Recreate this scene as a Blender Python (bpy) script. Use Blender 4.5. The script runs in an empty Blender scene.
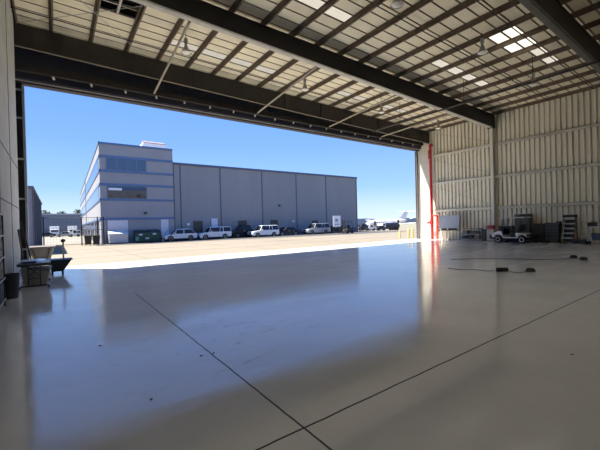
import bpy, bmesh, math, random
from mathutils import Vector, Matrix
random.seed(7)
C = bpy.context.scene.collection
PI = math.pi
LAMP_W = 0
# ------------------------------------------------------------------ materials
MATS = {}
def mat(name, col, rough=0.6, metal=0.0, var=0.12, scale=3.0, bump=0.0, bscale=20.0, spec=0.5, emit=None, trans=0.0, coat=0.0, stretch=None, dirt=None):
    if name in MATS: return MATS[name]
    m = bpy.data.materials.new(name); m.use_nodes = True
    nt = m.node_tree; N = nt.nodes; L = nt.links
    p = N['Principled BSDF']
    tc = N.new('ShaderNodeTexCoord'); src = tc.outputs['Object']
    if stretch:
        mp = N.new('ShaderNodeMapping'); mp.inputs['Scale'].default_value = stretch
        L.new(src, mp.inputs['Vector']); src = mp.outputs['Vector']
    nz = N.new('ShaderNodeTexNoise'); nz.inputs['Scale'].default_value = scale; nz.inputs['Detail'].default_value = 4
    L.new(src, nz.inputs['Vector'])
    rp = N.new('ShaderNodeValToRGB')
    a = [max(0, c*(1-var)) for c in col]; b = [min(1, c*(1+var)) for c in col]
    rp.color_ramp.elements[0].position = .3; rp.color_ramp.elements[1].position = .7
    rp.color_ramp.elements[0].color = (*a, 1); rp.color_ramp.elements[1].color = (*b, 1)
    L.new(nz.outputs['Fac'], rp.inputs['Fac'])
    out = rp.outputs['Color']
    if dirt:
        n2 = N.new('ShaderNodeTexNoise'); n2.inputs['Scale'].default_value = dirt[1]; n2.inputs['Detail'].default_value = 6
        L.new(tc.outputs['Object'], n2.inputs['Vector'])
        r2 = N.new('ShaderNodeValToRGB'); r2.color_ramp.elements[0].position = .55; r2.color_ramp.elements[1].position = .75
        L.new(n2.outputs['Fac'], r2.inputs['Fac'])
        mx = N.new('ShaderNodeMixRGB'); mx.inputs['Color2'].default_value = (*dirt[0], 1)
        L.new(r2.outputs['Color'], mx.inputs['Fac']); L.new(out, mx.inputs['Color1']); out = mx.outputs['Color']
    L.new(out, p.inputs['Base Color'])
    p.inputs['Roughness'].default_value = rough; p.inputs['Metallic'].default_value = metal
    p.inputs['Specular IOR Level'].default_value = spec
    p.inputs['Transmission Weight'].default_value = trans
    p.inputs['Coat Weight'].default_value = coat
    if emit:
        p.inputs['Emission Color'].default_value = (*emit[:3], 1); p.inputs['Emission Strength'].default_value = emit[3]
    if bump:
        bn = N.new('ShaderNodeTexNoise'); bn.inputs['Scale'].default_value = bscale; L.new(tc.outputs['Object'], bn.inputs['Vector'])
        bp = N.new('ShaderNodeBump'); bp.inputs['Strength'].default_value = bump; bp.inputs['Distance'].default_value = .02
        L.new(bn.outputs['Fac'], bp.inputs['Height']); L.new(bp.outputs['Normal'], p.inputs['Normal'])
    MATS[name] = m
    return m
# ------------------------------------------------------------------ mesh builder
class MB:
    def __init__(s): s.bm = bmesh.new()
    def box(s, c, d, rot=None):
        M = Matrix.Translation(Vector(c)) @ (rot.to_4x4() if rot else Matrix.Identity(4)) @ Matrix.Diagonal((*d, 1))
        bmesh.ops.create_cube(s.bm, size=1, matrix=M); return s
    def b2(s, lo, hi):
        return s.box([(a+b)/2 for a, b in zip(lo, hi)], [abs(b-a) for a, b in zip(lo, hi)])
    def beam(s, p0, p1, w, h):
        p0 = Vector(p0); p1 = Vector(p1); d = p1-p0
        return s.box((p0+p1)/2, (w, d.length, h), d.to_track_quat('Y', 'Z').to_matrix())
    def tube(s, p0, p1, r, n=10, r2=None):
        p0 = Vector(p0); p1 = Vector(p1); d = p1-p0
        M = Matrix.Translation((p0+p1)/2) @ d.to_track_quat('Z', 'Y').to_matrix().to_4x4()
        bmesh.ops.create_cone(s.bm, cap_ends=True, segments=n, radius1=r, radius2=r if r2 is None else r2, depth=d.length, matrix=M); return s
    def path(s, pts, r, n=8):
        for a, b in zip(pts, pts[1:]): s.tube(a, b, r, n)
        for a in pts[1:-1]: s.ball(a, r*1.02, 8)
        return s
    def ball(s, c, r, n=10, sc=(1, 1, 1)):
        M = Matrix.Translation(Vector(c)) @ Matrix.Diagonal((*sc, 1))
        bmesh.ops.create_uvsphere(s.bm, u_segments=n, v_segments=max(4, n//2+1), radius=r, matrix=M); return s
    def ico(s, c, r, sub=2, sc=(1, 1, 1)):
        M = Matrix.Translation(Vector(c)) @ Matrix.Diagonal((*sc, 1))
        bmesh.ops.create_icosphere(s.bm, subdivisions=sub, radius=r, matrix=M); return s
    def lathe(s, prof, c=(0, 0, 0), axis='Z', n=20):
        rings = []
        for r, h in prof:
            ring = []
            for i in range(n):
                a = 2*PI*i/n; u, v = r*math.cos(a), r*math.sin(a)
                q = {'Z': (u, v, h), 'X': (h, u, v), 'Y': (u, h, v)}[axis]
                ring.append(s.bm.verts.new(Vector(c)+Vector(q)))
            rings.append(ring)
        for a, b in zip(rings, rings[1:]):
            for i in range(n):
                j = (i+1) % n; s.bm.faces.new((a[i], a[j], b[j], b[i]))
        for r in (rings[0], rings[-1]): s.bm.faces.new(r)
        return s
    def loft(s, sections):
        rings = [[s.bm.verts.new(Vector(p)) for p in sec] for sec in sections]
        n = len(rings[0])
        for a, b in zip(rings, rings[1:]):
            for i in range(n):
                j = (i+1) % n; s.bm.faces.new((a[i], a[j], b[j], b[i]))
        s.bm.faces.new(rings[0]); s.bm.faces.new(rings[-1]); return s
    def prism(s, poly, vec):
        return s.loft([poly, [Vector(p)+Vector(vec) for p in poly]])
    def face(s, pts):
        s.bm.faces.new([s.bm.verts.new(Vector(p)) for p in pts]); return s
    def build(s, name, m, parent=None, bevel=0.0, smooth=False, loc=None, rotz=0, seg=2):
        bmesh.ops.recalc_face_normals(s.bm, faces=s.bm.faces)
        me = bpy.data.meshes.new(name); s.bm.to_mesh(me); s.bm.free()
        if smooth:
            for f in me.polygons: f.use_smooth = True
        me.materials.append(m)
        o = bpy.data.objects.new(name, me); C.objects.link(o)
        if parent: o.parent = parent
        if loc: o.location = loc
        if rotz: o.rotation_euler.z = rotz
        if bevel:
            b = o.modifiers.new('b', 'BEVEL'); b.width = bevel; b.segments = seg; b.limit_method = 'ANGLE'; b.angle_limit = .6
        if smooth:
            try: me.set_sharp_from_angle(angle=.7)
            except Exception: pass
        return o
def tag(o, label, cat, group=None):
    o['label'] = label; o['category'] = cat
    if group: o['group'] = group
    return o
def thing(name, label, cat, loc=(0, 0, 0), rotz=0, group=None):
    o = bpy.data.objects.new(name, None); C.objects.link(o); o.location = loc; o.rotation_euler.z = rotz
    o.empty_display_size = .1
    return tag(o, label, cat, group)
def struct(o): o['kind'] = 'structure'; return o
def stuff(o): o['kind'] = 'stuff'; return o
def copy_tree(o, parent=None):
    c = o.copy(); C.objects.link(c)
    if parent: c.parent = parent
    for ch in list(o.children): copy_tree(ch, c)
    return c
R = math.radians
# ------------------------------------------------------------------ palette
beige = mat('beige_sheet', (.66, .62, .52), .55, var=.06, scale=1.2)
roofm = mat('roof_sheet', (.84, .76, .56), .55, var=.07, scale=1.0, dirt=((.62, .56, .43), .35))
seam_shade = mat('roof_seam_shade', (.33, .26, .18), .7, var=.15)  # brown of the roof grooves stands in for the ribs' shadow
wallm = mat('wall_sheet', (.74, .70, .58), .55, var=.08, scale=.8, stretch=(1, 1, .15))
girtm = mat('girt_paint', (.66, .64, .56), .5, var=.06)
concw = mat('grey_wall', (.50, .49, .45), .8, var=.1, scale=1.5)
brown = mat('brown_steel', (.034, .028, .025), .55, var=.2, scale=4)
purl = mat('purlin_steel', (.15, .108, .073), .55, var=.2, scale=4)
dark = mat('dark_steel', (.022, .020, .019), .6, var=.2)
navy = mat('dark_blue_steel', (.022, .026, .045), .5, var=.2)
lite = mat('light_steel', (.55, .52, .45), .5, var=.1)
black = mat('black_plastic', (.018, .018, .019), .5, var=.2)
rubber = mat('black_rubber', (.015, .015, .016), .75, var=.25, scale=12)
chrome = mat('bright_metal', (.6, .6, .6), .28, 1.0, var=.05)
alum = mat('spun_aluminium', (.62, .61, .58), .32, .9, var=.06)
red = mat('red_paint', (.62, .025, .035), .35, var=.1)
whitep = mat('white_paint', (.8, .8, .79), .35, var=.04)
yellow = mat('yellow_paint', (.72, .55, .16), .5, var=.1)
galv = mat('galvanised', (.42, .43, .43), .45, .6, var=.1)
# ------------------------------------------------------------------ hangar shell
W0, W1 = -1.15, 27.0           # inner faces of the side walls
YF, YB = 18.9, -14.0           # outer door plane, back wall
zr = lambda x: 10.0-.02*x      # underside of purlins
zp = lambda x: zr(x)+.20       # roof sheet
PX = [.05+1.42*k for k in range(-1, 20)]
PX[0] = -1.1; PX[-1] = 26.93
# floor -----------------------------------------------------------
def floor_mat():
    m = bpy.data.materials.new('sealed_floor'); m.use_nodes = True
    nt = m.node_tree; N = nt.nodes; L = nt.links; p = N['Principled BSDF']
    tc = N.new('ShaderNodeTexCoord')
    sp = N.new('ShaderNodeSeparateXYZ'); L.new(tc.outputs['Object'], sp.inputs[0])
    def math_(op, a, b=None):
        n = N.new('ShaderNodeMath'); n.operation = op
        for i, v in enumerate((a, b)):
            if v is None: continue
            if isinstance(v, (int, float)): n.inputs[i].default_value = v
            else: L.new(v, n.inputs[i])
        return n.outputs[0]
    wob = N.new('ShaderNodeTexNoise'); wob.inputs['Scale'].default_value = 3; L.new(tc.outputs['Object'], wob.inputs['Vector'])
    w = math_('MULTIPLY', math_('SUBTRACT', wob.outputs['Fac'], .5), .02)
    jx = math_('LESS_THAN', math_('ABSOLUTE', math_('SUBTRACT', math_('ADD', sp.outputs['X'], w), 1.63)), .010)
    jy = math_('LESS_THAN', math_('ABSOLUTE', math_('SUBTRACT', math_('ADD', sp.outputs['Y'], w), 2.28)), .010)
    jx = math_('MULTIPLY', jx, math_('ADD', math_('MULTIPLY', math_('LESS_THAN', sp.outputs['Y'], 9.7), .75), .2))
    joint = math_('MAXIMUM', jx, jy)
    n1 = N.new('ShaderNodeTexNoise'); n1.inputs['Scale'].default_value = .45; n1.inputs['Detail'].default_value = 7; n1.inputs['Roughness'].default_value = .65
    L.new(tc.outputs['Object'], n1.inputs['Vector'])
    r1 = N.new('ShaderNodeValToRGB'); e = r1.color_ramp.elements
    e[0].position = .3; e[0].color = (.66, .675, .675, 1); e[1].position = .7; e[1].color = (.79, .80, .80, 1)
    L.new(n1.outputs['Fac'], r1.inputs['Fac'])
    # brown scuffs near the joint
    mp = N.new('ShaderNodeMapping'); mp.inputs['Scale'].default_value = (1.2, 4.0, 1); mp.inputs['Rotation'].default_value = (0, 0, .5)
    L.new(tc.outputs['Object'], mp.inputs['Vector'])
    n2 = N.new('ShaderNodeTexNoise'); n2.inputs['Scale'].default_value = 1.6; n2.inputs['Detail'].default_value = 6; n2.inputs['Distortion'].default_value = 1.5
    L.new(mp.outputs['Vector'], n2.inputs['Vector'])
    r2 = N.new('ShaderNodeValToRGB'); r2.color_ramp.elements[0].position = .60; r2.color_ramp.elements[1].position = .72
    L.new(n2.outputs['Fac'], r2.inputs['Fac'])
    n3 = N.new('ShaderNodeVectorMath'); n3.operation = 'DISTANCE'; n3.inputs[1].default_value = (2.2, 5.2, 0); L.new(tc.outputs['Object'], n3.inputs[0])
    near = N.new('ShaderNodeMapRange'); near.inputs['From Min'].default_value = .4; near.inputs['From Max'].default_value = 2.4
    near.inputs['To Min'].default_value = .55; near.inputs['To Max'].default_value = .06; L.new(n3.outputs['Value'], near.inputs['Value'])
    mx = N.new('ShaderNodeMixRGB'); mx.inputs['Color2'].default_value = (.26, .22, .14, 1)
    L.new(math_('MULTIPLY', r2.outputs['Color'], near.outputs['Result']), mx.inputs['Fac']); L.new(r1.outputs['Color'], mx.inputs['Color1'])
    mj = N.new('ShaderNodeMixRGB'); mj.inputs['Color2'].default_value = (.02, .018, .016, 1)
    L.new(joint, mj.inputs['Fac']); L.new(mx.outputs['Color'], mj.inputs['Color1']); L.new(mj.outputs['Color'], p.inputs['Base Color'])
    # gloss with dull wiped streaks
    mp2 = N.new('ShaderNodeMapping'); mp2.inputs['Scale'].default_value = (.35, 1.5, 1); mp2.inputs['Rotation'].default_value = (0, 0, .3)
    L.new(tc.outputs['Object'], mp2.inputs['Vector'])
    n4 = N.new('ShaderNodeTexNoise'); n4.inputs['Scale'].default_value = 1.4; n4.inputs['Detail'].default_value = 6; L.new(mp2.outputs['Vector'], n4.inputs['Vector'])
    mr = N.new('ShaderNodeMapRange'); mr.inputs['From Min'].default_value = .3; mr.inputs['From Max'].default_value = .7
    mr.inputs['To Min'].default_value = .05; mr.inputs['To Max'].default_value = .20; L.new(n4.outputs['Fac'], mr.inputs['Value'])
    L.new(math_('ADD', mr.outputs['Result'], math_('MULTIPLY', joint, .6)), p.inputs['Roughness'])
    n5 = N.new('ShaderNodeTexNoise'); n5.inputs['Scale'].default_value = 3.0; n5.inputs['Detail'].default_value = 3; L.new(tc.outputs['Object'], n5.inputs['Vector'])
    bp = N.new('ShaderNodeBump'); bp.inputs['Strength'].default_value = .15; bp.inputs['Distance'].default_value = .015
    L.new(n5.outputs['Fac'], bp.inputs['Height']); L.new(bp.outputs['Normal'], p.inputs['Normal'])
    p.inputs['IOR'].default_value = 1.5; p.inputs['Specular IOR Level'].default_value = .75; p.inputs['Coat Weight'].default_value = .08; p.inputs['Coat Roughness'].default_value = .12; p.inputs['Coat IOR'].default_value = 1.45; L.new(bp.outputs['Normal'], p.inputs['Coat Normal'])
    return m
struct(MB().b2((W0-.6, YB, -.3), (W1+.3, YF, 0)).build('floor', floor_mat()))
# walls -----------------------------------------------------------
def ribbed_wall(name, x, dx, y0, y1, z0, ztop, m, pitch=.305):
    mb = MB(); bm = mb.bm
    prof = []
    y = y0
    while y < y1-.01:
        e = min(y+pitch, y1)
        prof += [(y, 0), (y+.185, 0), (y+.195, dx), (y+.29, dx), (e, 0)] if e-y > .3 else [(y, 0), (e, 0)]
        y = e
    lo = [bm.verts.new((x+d, yy, z0)) for yy, d in prof]; hi = [bm.verts.new((x+d, yy, ztop)) for yy, d in prof]
    for i in range(len(prof)-1):
        if prof[i][0] == prof[i+1][0]: continue
        bm.faces.new((lo[i], lo[i+1], hi[i+1], hi[i]))
    bmesh.ops.remove_doubles(bm, verts=bm.verts, dist=1e-4)
    o = mb.build(name, m)
    return o
struct(ribbed_wall('wall_right', W1, .13, YB, YF, 0, zp(W1), wallm))
struct(MB().b2((W1+.15, YB, 0), (W1+.3, YF, 10.2)).build('trim_1', concw))
lw = MB().b2((W0-.35, YB, 0), (W0, 17.25, 10.3))
o = struct(lw.build('wall_left', concw))
jt = MB()
for yy in (8.9, 11.6, 14.4): jt.b2((W0, yy, 0), (W0+.012, yy+.03, 10.2))
for zz in (2.55, 4.1): jt.b2((W0, 4, zz), (W0+.012, 17.2, zz+.03))
struct(jt.build('trim_2', mat('joint_dark', (.12, .115, .1), .8)))
struct(MB().b2((W0-.6, YB-.2, 0), (W1+.3, YB, 10.4)).build('wall_back', beige))
struct(MB().b2((W0-.7, 17.25, 0), (W0-.5, YF, 10.4)).build('wall_left_pocket', dark))
# front wall strips beside and above the opening
fw = MB().b2((W0-.7, YF-.06, 0), (-1.02, YF+.04, 10.4))
struct(fw.build('wall_front_left', dark))
struct(MB().b2((W1+.36, YF, 0), (W1+.5, YF+.3, 10.4)).build('wall_front_right', beige))
struct(MB().b2((W0-.7, YF-.02, 8.15), (W1+.3, YF+.08, 10.45)).build('wall_front', navy))
# roof sheet with open skylight cells --------------------------------
PIT = .58
yc = lambda j: 10.01+PIT*j       # pan centre of row j
sky = set()
for k in range(5, 16):
    if k in (5, 6, 11, 12, 13, 14): sky.add((k, 0))
for k in (3, 4, 5, 6, 10, 11, 13, 14): sky.add((k, 10))
rear = (-16, -20, -24, -28, -32, -36, -40)  # rows of unseen skylights added behind the view to brighten the hangar
for k in (11, 12):
    for j in (-5, -6): sky.add((k, j))
sky.add((13, -6)); sky.add((14, -6))
hole = {(1, 7), (1, 8)}
cr = MB(); bm = cr.bm; sm = MB()
XS = [W0-.7]+PX[1:-1]+[W1+.3]
for ki in range(len(XS)-1):
    k = ki-1 if ki > 0 else -1
    xa, xb = XS[ki], XS[ki+1]; kk = ki-1
    for j in range(-42, 16):
        y0 = yc(j)-PIT/2; y1 = y0+PIT
        if y0 > YF-.02: continue
        y1c = min(y1, YF)
        if (kk, j) not in sky and (kk, j) not in hole and not (j in rear and 2 <= kk < 18):
            cr.face([(xa, y0+.038, zp(xa)), (xb, y0+.038, zp(xb)), (xb, y1c-.038, zp(xb)), (xa, y1c-.038, zp(xa))])
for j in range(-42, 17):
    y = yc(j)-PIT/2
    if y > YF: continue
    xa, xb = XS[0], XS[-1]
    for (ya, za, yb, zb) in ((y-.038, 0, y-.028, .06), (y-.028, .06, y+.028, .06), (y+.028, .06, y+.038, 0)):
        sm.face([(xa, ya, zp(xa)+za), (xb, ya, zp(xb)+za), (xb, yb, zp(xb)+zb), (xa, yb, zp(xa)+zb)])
struct(cr.build('ceiling', roofm))
struct(sm.build('trim_3', seam_shade))
# skylight panes
def sky_mat(name, c):
    m = bpy.data.materials.new(name); m.use_nodes = True
    nt = m.node_tree; nt.nodes.clear()
    om = nt.nodes.new('ShaderNodeOutputMaterial'); tr = nt.nodes.new('ShaderNodeBsdfTranslucent'); df = nt.nodes.new('ShaderNodeBsdfDiffuse')
    nz = nt.nodes.new('ShaderNodeTexNoise'); nz.inputs['Scale'].default_value = 2.0
    rr = nt.nodes.new('ShaderNodeValToRGB'); rr.color_ramp.elements[0].color = (c*.85, c*.80, c*.66, 1); rr.color_ramp.elements[1].color = (c, c*.94, c*.78, 1)
    mx = nt.nodes.new('ShaderNodeMixShader'); mx.inputs[0].default_value = .3
    nt.links.new(nz.outputs['Fac'], rr.inputs['Fac']); nt.links.new(rr.outputs['Color'], tr.inputs['Color']); nt.links.new(rr.outputs['Color'], df.inputs['Color'])
    nt.links.new(tr.outputs[0], mx.inputs[1]); nt.links.new(df.outputs[0], mx.inputs[2]); nt.links.new(mx.outputs[0], om.inputs['Surface'])
    return m
SK_OLD, SK_MID, SK_NEW = sky_mat('skylight_yellowed', .17), sky_mat('skylight_fibreglass', .22), sky_mat('skylight_clear', .42)
n = 0
for (k, j) in sorted(sky):
    xa, xb = PX[k+1], PX[k+2]; y0 = yc(j)-PIT/2; y1 = y0+PIT
    n += 1
    q = MB()
    q.face([(xa, y0+.04, zp(xa)+.012), (xb, y0+.04, zp(xb)+.012), (xb, y1-.04, zp(xb)+.012), (xa, y1-.04, zp(xa)+.012)])
    struct(q.build('window_%d' % n, SK_OLD if j == 10 else SK_MID if j in (0,) or k in (13, 14) and j == -6 else SK_NEW))
for j in rear:  # added strips, out of view, as interior fill light
    xa, xb = PX[3], PX[19]; y0 = yc(j)-PIT/2; y1 = y0+PIT
    n += 1
    struct(MB().face([(xa, y0+.04, zp(xa)+.012), (xb, y0+.04, zp(xb)+.012), (xb, y1-.04, zp(xb)+.012), (xa, y1-.04, zp(xa)+.012)]).build('window_%d' % n, SK_NEW))
# dark roof vent opening at the top left
xa, xb = PX[2], PX[3]; ya, yb = yc(7)-PIT/2, yc(8)+PIT/2
v = thing('roof_vent', 'dark louvred roof vent opening between two purlins near the left wall', 'vent', ((xa+xb)/2, (ya+yb)/2, zp(xa)))
q = MB(); hx = (xb-xa)/2-.04; hy = (yb-ya)/2
for sx in (-1, 1): q.b2((sx*hx-.03, -hy, 0), (sx*hx+.03, hy, .55))
for sy in (-1, 1): q.b2((-hx, sy*hy-.03, 0), (hx, sy*hy+.03, .55))
q.build('housing', dark, v)
MB().b2((-hx, -hy, .5), (hx, hy, .55)).build('cover_plate', black, v)
MB().b2((-.04, -hy, -.02), (.04, hy, .10)).build('centre_bar', lite, v)
MB().b2((-hx, -.03, .0), (hx, .03, .08)).build('cross_bar', lite, v)
# purlins -----------------------------------------------------------
for i, x in enumerate(PX):
    p = MB(); z = zr(x)
    p.b2((x-.012, YB, z), (x+.012, 18.05, z+.2)); p.b2((x-.012, YB, z), (x+.075, 18.05, z+.016)); p.b2((x-.075, YB, z+.184), (x+.012, 18.05, z+.2))
    o = p.build('roof_purlin', purl)
    if i == 0: tag(o, 'brown steel eave strut along the top of the grey left wall', 'roof purlin')
    elif i == len(PX)-1: tag(o, 'brown steel eave strut along the top of the ribbed right wall', 'roof purlin')
    else: tag(o, 'slim brown steel purlin carrying the pale roof sheets, running towards the door', 'roof purlin', 'roof purlins between the eave struts')
# girders -----------------------------------------------------------
def girder(yn, zb, name, label, m, lm, depth_extra=0, x0=W0, x1=W1-.02):
    g = thing(name, label, 'roof girder', (0, yn, 0))
    a, b = zb(x0), zb(x1); ta, tb = zr(x0)-.002, zr(x1)-.002
    w = .30
    MB().loft([[(x0, .02, a), (x0, .08, a), (x0, .08, ta), (x0, .02, ta)], [(x1, .02, b), (x1, .08, b), (x1, .08, tb), (x1, .02, tb)]]).build('web', m, g)
    MB().loft([[(x0, 0, a), (x0, w, a), (x0, w, a+.03), (x0, 0, a+.03)], [(x1, 0, b), (x1, w, b), (x1, w, b+.03), (x1, 0, b+.03)]]).build('bottom_flange', lm, g)  # paler than the web: bounced floor light put into its colour
    MB().loft([[(x0, 0, ta-.03), (x0, w, ta-.03), (x0, w, ta), (x0, 0, ta)], [(x1, 0, tb-.03), (x1, w, tb-.03), (x1, w, tb), (x1, 0, tb)]]).build('top_flange', m, g)
    return g
gm = dark
girder(12.0, lambda x: 9.29-.0305*x, 'roof_girder', 'long dark steel roof girder crossing the middle of the ceiling to the wall column', dark, lite)
girder(4.5, lambda x: 9.26-.0295*x, 'roof_girder', 'dark steel roof girder cutting across the top right corner of the ceiling', dark, mat('flange_olive', (.13, .12, .10), .5))
girder(-3.0, lambda x: 9.26-.0295*x, 'roof_girder', 'dark steel roof girder behind the viewer', dark, lite)
# door header: plate girder, fascia, track beam
h = thing('door_header_beam', 'deep brown steel beam spanning above the whole hangar door opening', 'header beam', (0, 17.5, 0))
zb1 = lambda x: 9.08-.024*x
x0, x1 = W0-.4, W1-.02
MB().loft([[(x0, 0, zb1(x0)), (x0, .05, zb1(x0)), (x0, .05, zr(x0)), (x0, 0, zr(x0))], [(x1, 0, zb1(x1)), (x1, .05, zb1(x1)), (x1, .05, zr(x1)), (x1, 0, zr(x1))]]).build('web', brown, h)
MB().loft([[(x0, -.03, zb1(x0)-.03), (x0, .05, zb1(x0)-.03), (x0, .05, zb1(x0)), (x0, -.03, zb1(x0))], [(x1, -.03, zb1(x1)-.03), (x1, .05, zb1(x1)-.03), (x1, .05, zb1(x1)), (x1, -.03, zb1(x1))]]).build('bottom_flange', mat('flange_tan', (.22, .19, .15), .5), h)
for x in PX[1:-1:2]:
    MB().b2((x+.3, -.06, zb1(x)+.02), (x+.325, 0, zr(x)-.02)).build('stiffener', brown, h)
f = thing('door_fascia', 'dark ribbed fascia panel hanging below the brown header beam', 'fascia panel', (0, 18.2, 0))
q = MB(); bm = q.bm; x = W0-.4
while x < W1-.1:
    e = min(x+.7, W1-.02)
    q.b2((x, 0, 8.66), (e-.06, .03, 9.98-.02*e)); q.b2((e-.06, .03, 8.66), (e, .05, 9.98-.02*e)); x = e
q.build('ribbed_sheet', mat('fascia_blue', (.045, .050, .075), .5), f)
t = thing('door_track_beam', 'dark door track beam along the top edge of the opening with roller brackets', 'door track', (0, 18.2, 0))
MB().b2((W0-.4, -.1, 8.38), (W1-.02, .12, 8.64)).build('channel', brown, t)
MB().b2((W0-.4, .12, 8.12), (W1-.02, .3, 8.50)).build('track_web', navy, t)
MB().b2((W0-.4, .25, 8.05), (W1-.02, .30, 8.09)).build('edge_strip', lite, t)
MB().b2((W0-.4, .3, 7.97), (W1-.02, .66, 8.18)).build('track_box', black, t)
for i in range(19):
    x = .05+1.42*i
    MB().tube((x, -.02, 8.36), (x+.05, .12, 8.30), .05, 10).build('roller_bracket', lite, t)
# diagonal braces from girder to the track beam
for x, nm in ((4.15, 'first diagonal tube brace from the left, by the nearest hanging lamp'), (10.05, 'second diagonal tube brace from the left, above the door header'),
              (15.8, 'third diagonal tube brace from the left, between girder and door header'), (21.3, 'fourth diagonal tube brace from the left, nearest the ribbed right wall')):
    q = MB(); q.tube((x, 12.28, 9.29-.0305*x), (x+.05, 18.125, 8.46), .05, 12)
    o = q.build('diagonal_brace', mat('brace_tan', (.36, .32, .25), .5), smooth=True); tag(o, nm, 'brace', 'diagonal door braces')
# columns
def column(y, label):
    c = thing('wall_column', label, 'column', (W1, y, 0))
    MB().b2((-.32, .06, 0), (-.30, .28, 8.5)).build('inner_flange', girtm, c)
    MB().b2((-.30, .16, 0), (-.03, .18, 8.5)).build('web', girtm, c)
    MB().b2((-.03, .06, 0), (-.005, .28, 8.5)).build('outer_flange', girtm, c)
    MB().b2((-.36, 0, 0), (-.005, .36, .03)).build('base_plate', dark, c)
    MB().b2((-.42, 0, 8.45), (-.005, .38, 9.3)).build('cap_knuckle', dark, c)
    return c
column(12.0, 'pale steel wall column under the end of the middle girder')
column(4.5, 'pale steel wall column outside the right edge of the view')
struct(MB().b2((W1-.06, 17.42, 0), (W1-.002, 18.70, 8.6)).build('trim_5', beige))
# girts
def girt(y0, y1, z, label, m, d=.2):
    q = MB(); x = W1-.005
    q.b2((x-d, y0, z), (x, y1, z+.03)); q.b2((x-d, y0, z-.19), (x-d+.02, y1, z+.03)); q.b2((x-.02, y0, z-.16), (x, y1, z))
    o = q.build('wall_girt', m); tag(o, label, 'wall girt'); return o
for z, w in ((7.3, 'top'), (4.9, 'middle'), (2.55, 'lowest')):
    girt(12.3, 17.05, z, w+' pale horizontal girt on the right wall between the door and the column', girtm, .2)
    girt(4.86, 12.04, z, w+' horizontal girt on the right wall between the column and the photo edge', mat('girt_grey', (.50, .48, .41), .5), .12)
rods = [((17.1, 9.2), (12.4, 7.55), 'top'), ((17.1, 6.9), (12.4, 5.2), 'middle'), ((17.1, 4.6), (12.4, 2.8), 'lowest')]
for (a, b, w) in rods:
    o = MB().tube((W1-.24, a[0], a[1]), (W1-.24, b[0], b[1]), .014, 6).build('bracing_rod', galv)
    tag(o, w+' thin steel bracing rod sloping down to the wall column on the right wall', 'rod')
o = MB().tube((W1-.27, 12.4, 7.0), (W1-.27, 17.1, 4.8), .012, 6).build('bracing_rod', galv); tag(o, 'thin steel rod rising towards the column just below the top girt', 'rod')
o = MB().tube((W1-.27, 12.4, 4.7), (W1-.27, 17.1, 2.6), .012, 6).build('bracing_rod', galv); tag(o, 'thin steel rod rising towards the column just below the middle girt', 'rod')
# rods under the roof at top left
o = MB().tube((-1.1, 17.45, 9.96), (2.95, 13.4, 9.92), .012, 6).build('bracing_rod', galv); tag(o, 'thin roof bracing rod running past the dark roof vent from the left wall', 'rod')
o = MB().tube((.9, 14.3, 9.88), (2.95, 16.6, 9.85), .012, 6).build('bracing_rod', galv); tag(o, 'thin roof bracing rod crossing under the roof from vent to header', 'rod')
# conduits
def conduit(y, x0, x1, dz, label, r=.022):
    t = thing('conduit', label, 'conduit', (0, y, 0))
    MB().tube((x0, 0, zr(x0)-dz), (x1, 0, zr(x1)-dz), r, 8).build('pipe', dark, t)
    for x in PX:
        if x0 < x < x1 and int(x*10) % 3 == 0: MB().b2((x-.012, -.012, zr(x)-dz), (x+.012, .012, zr(x)+.01)).build('hanger', dark, t)
conduit(16.1, W0+.01, 26.5, .16, 'thin dark conduit under the roof close to the door header')
conduit(6.2, 8.0, 26.8, .05, 'thin dark conduit under the roof crossing the bright skylight panels')
conduit(8.5, 6.0, 26.8, .05, 'thin dark conduit under the roof on the door side of the skylight panels')
conduit(12.55, W0+.01, 26.6, .03, 'thin dark conduit running along the door side of the middle girder')
# sprinkler main
t = thing('sprinkler_pipe', 'long dark sprinkler pipe hung under the roof and passing below the middle girder', 'pipe', (19.4, 0, 0))
MB().tube((0, -4, 8.42), (0, 17.3, 8.42), .055, 12).build('pipe', brown, t, smooth=True)
for y in (2.5, 6.8, 10.3, 14.8): MB().tube((0, y, 8.42), (0, y, zr(19.4)+.19), .014, 6).build('hanger', brown, t)
# lamps
def lamp_proto():
    t = thing('high_bay_lamp', '', 'lamp')
    MB().tube((0, 0, .62), (0, 0, 1.0), .012, 6).build('hanging_rod', dark, t)
    MB().lathe([(.03, .66), (.07, .64), (.08, .60), (.08, .42), (.05, .38), (.045, .34)], n=18).build('ballast_housing', galv, t, smooth=True)
    MB().lathe([(.045, .36), (.06, .33), (.09, .26), (.13, .15), (.19, .05), (.23, 0), (.22, 0), (.18, .05), (.12, .15), (.07, .28)], n=24).build('reflector', mat('lamp_shade', (.32, .31, .28), .35, .8), t, smooth=True)
    MB().lathe([(.005, -.05), (.09, -.04), (.16, -.01), (.20, .03), (.20, .04), (.005, .04)], n=24).build('lens', mat('lamp_lens', (.85, .83, .75), .3), t, smooth=True)
    return t
LP = [(4.8, 14.8, 9.25, 'hanging high bay lamp nearest the left, beside a diagonal brace'), (11.25, 14.8, 8.98, 'hanging high bay lamp second from the left in the row over the door side'),
      (17.5, 14.8, 8.80, 'hanging high bay lamp third from the left in the row over the door side'), (24.0, 14.8, 8.68, 'hanging high bay lamp nearest the far right corner above the door'),
      (9.5, 7.25, 8.95, 'hanging high bay lamp cut by the top edge of the photo'), (15.3, 7.25, 8.92, 'hanging high bay lamp just beside the two bright skylight panels'),
      (20.9, 7.3, 8.75, 'hanging high bay lamp near the right wall, right of the bright skylights'), (3.6, 7.25, 9.2, 'hanging high bay lamp above the photo, out of view')]
proto = lamp_proto()
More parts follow.
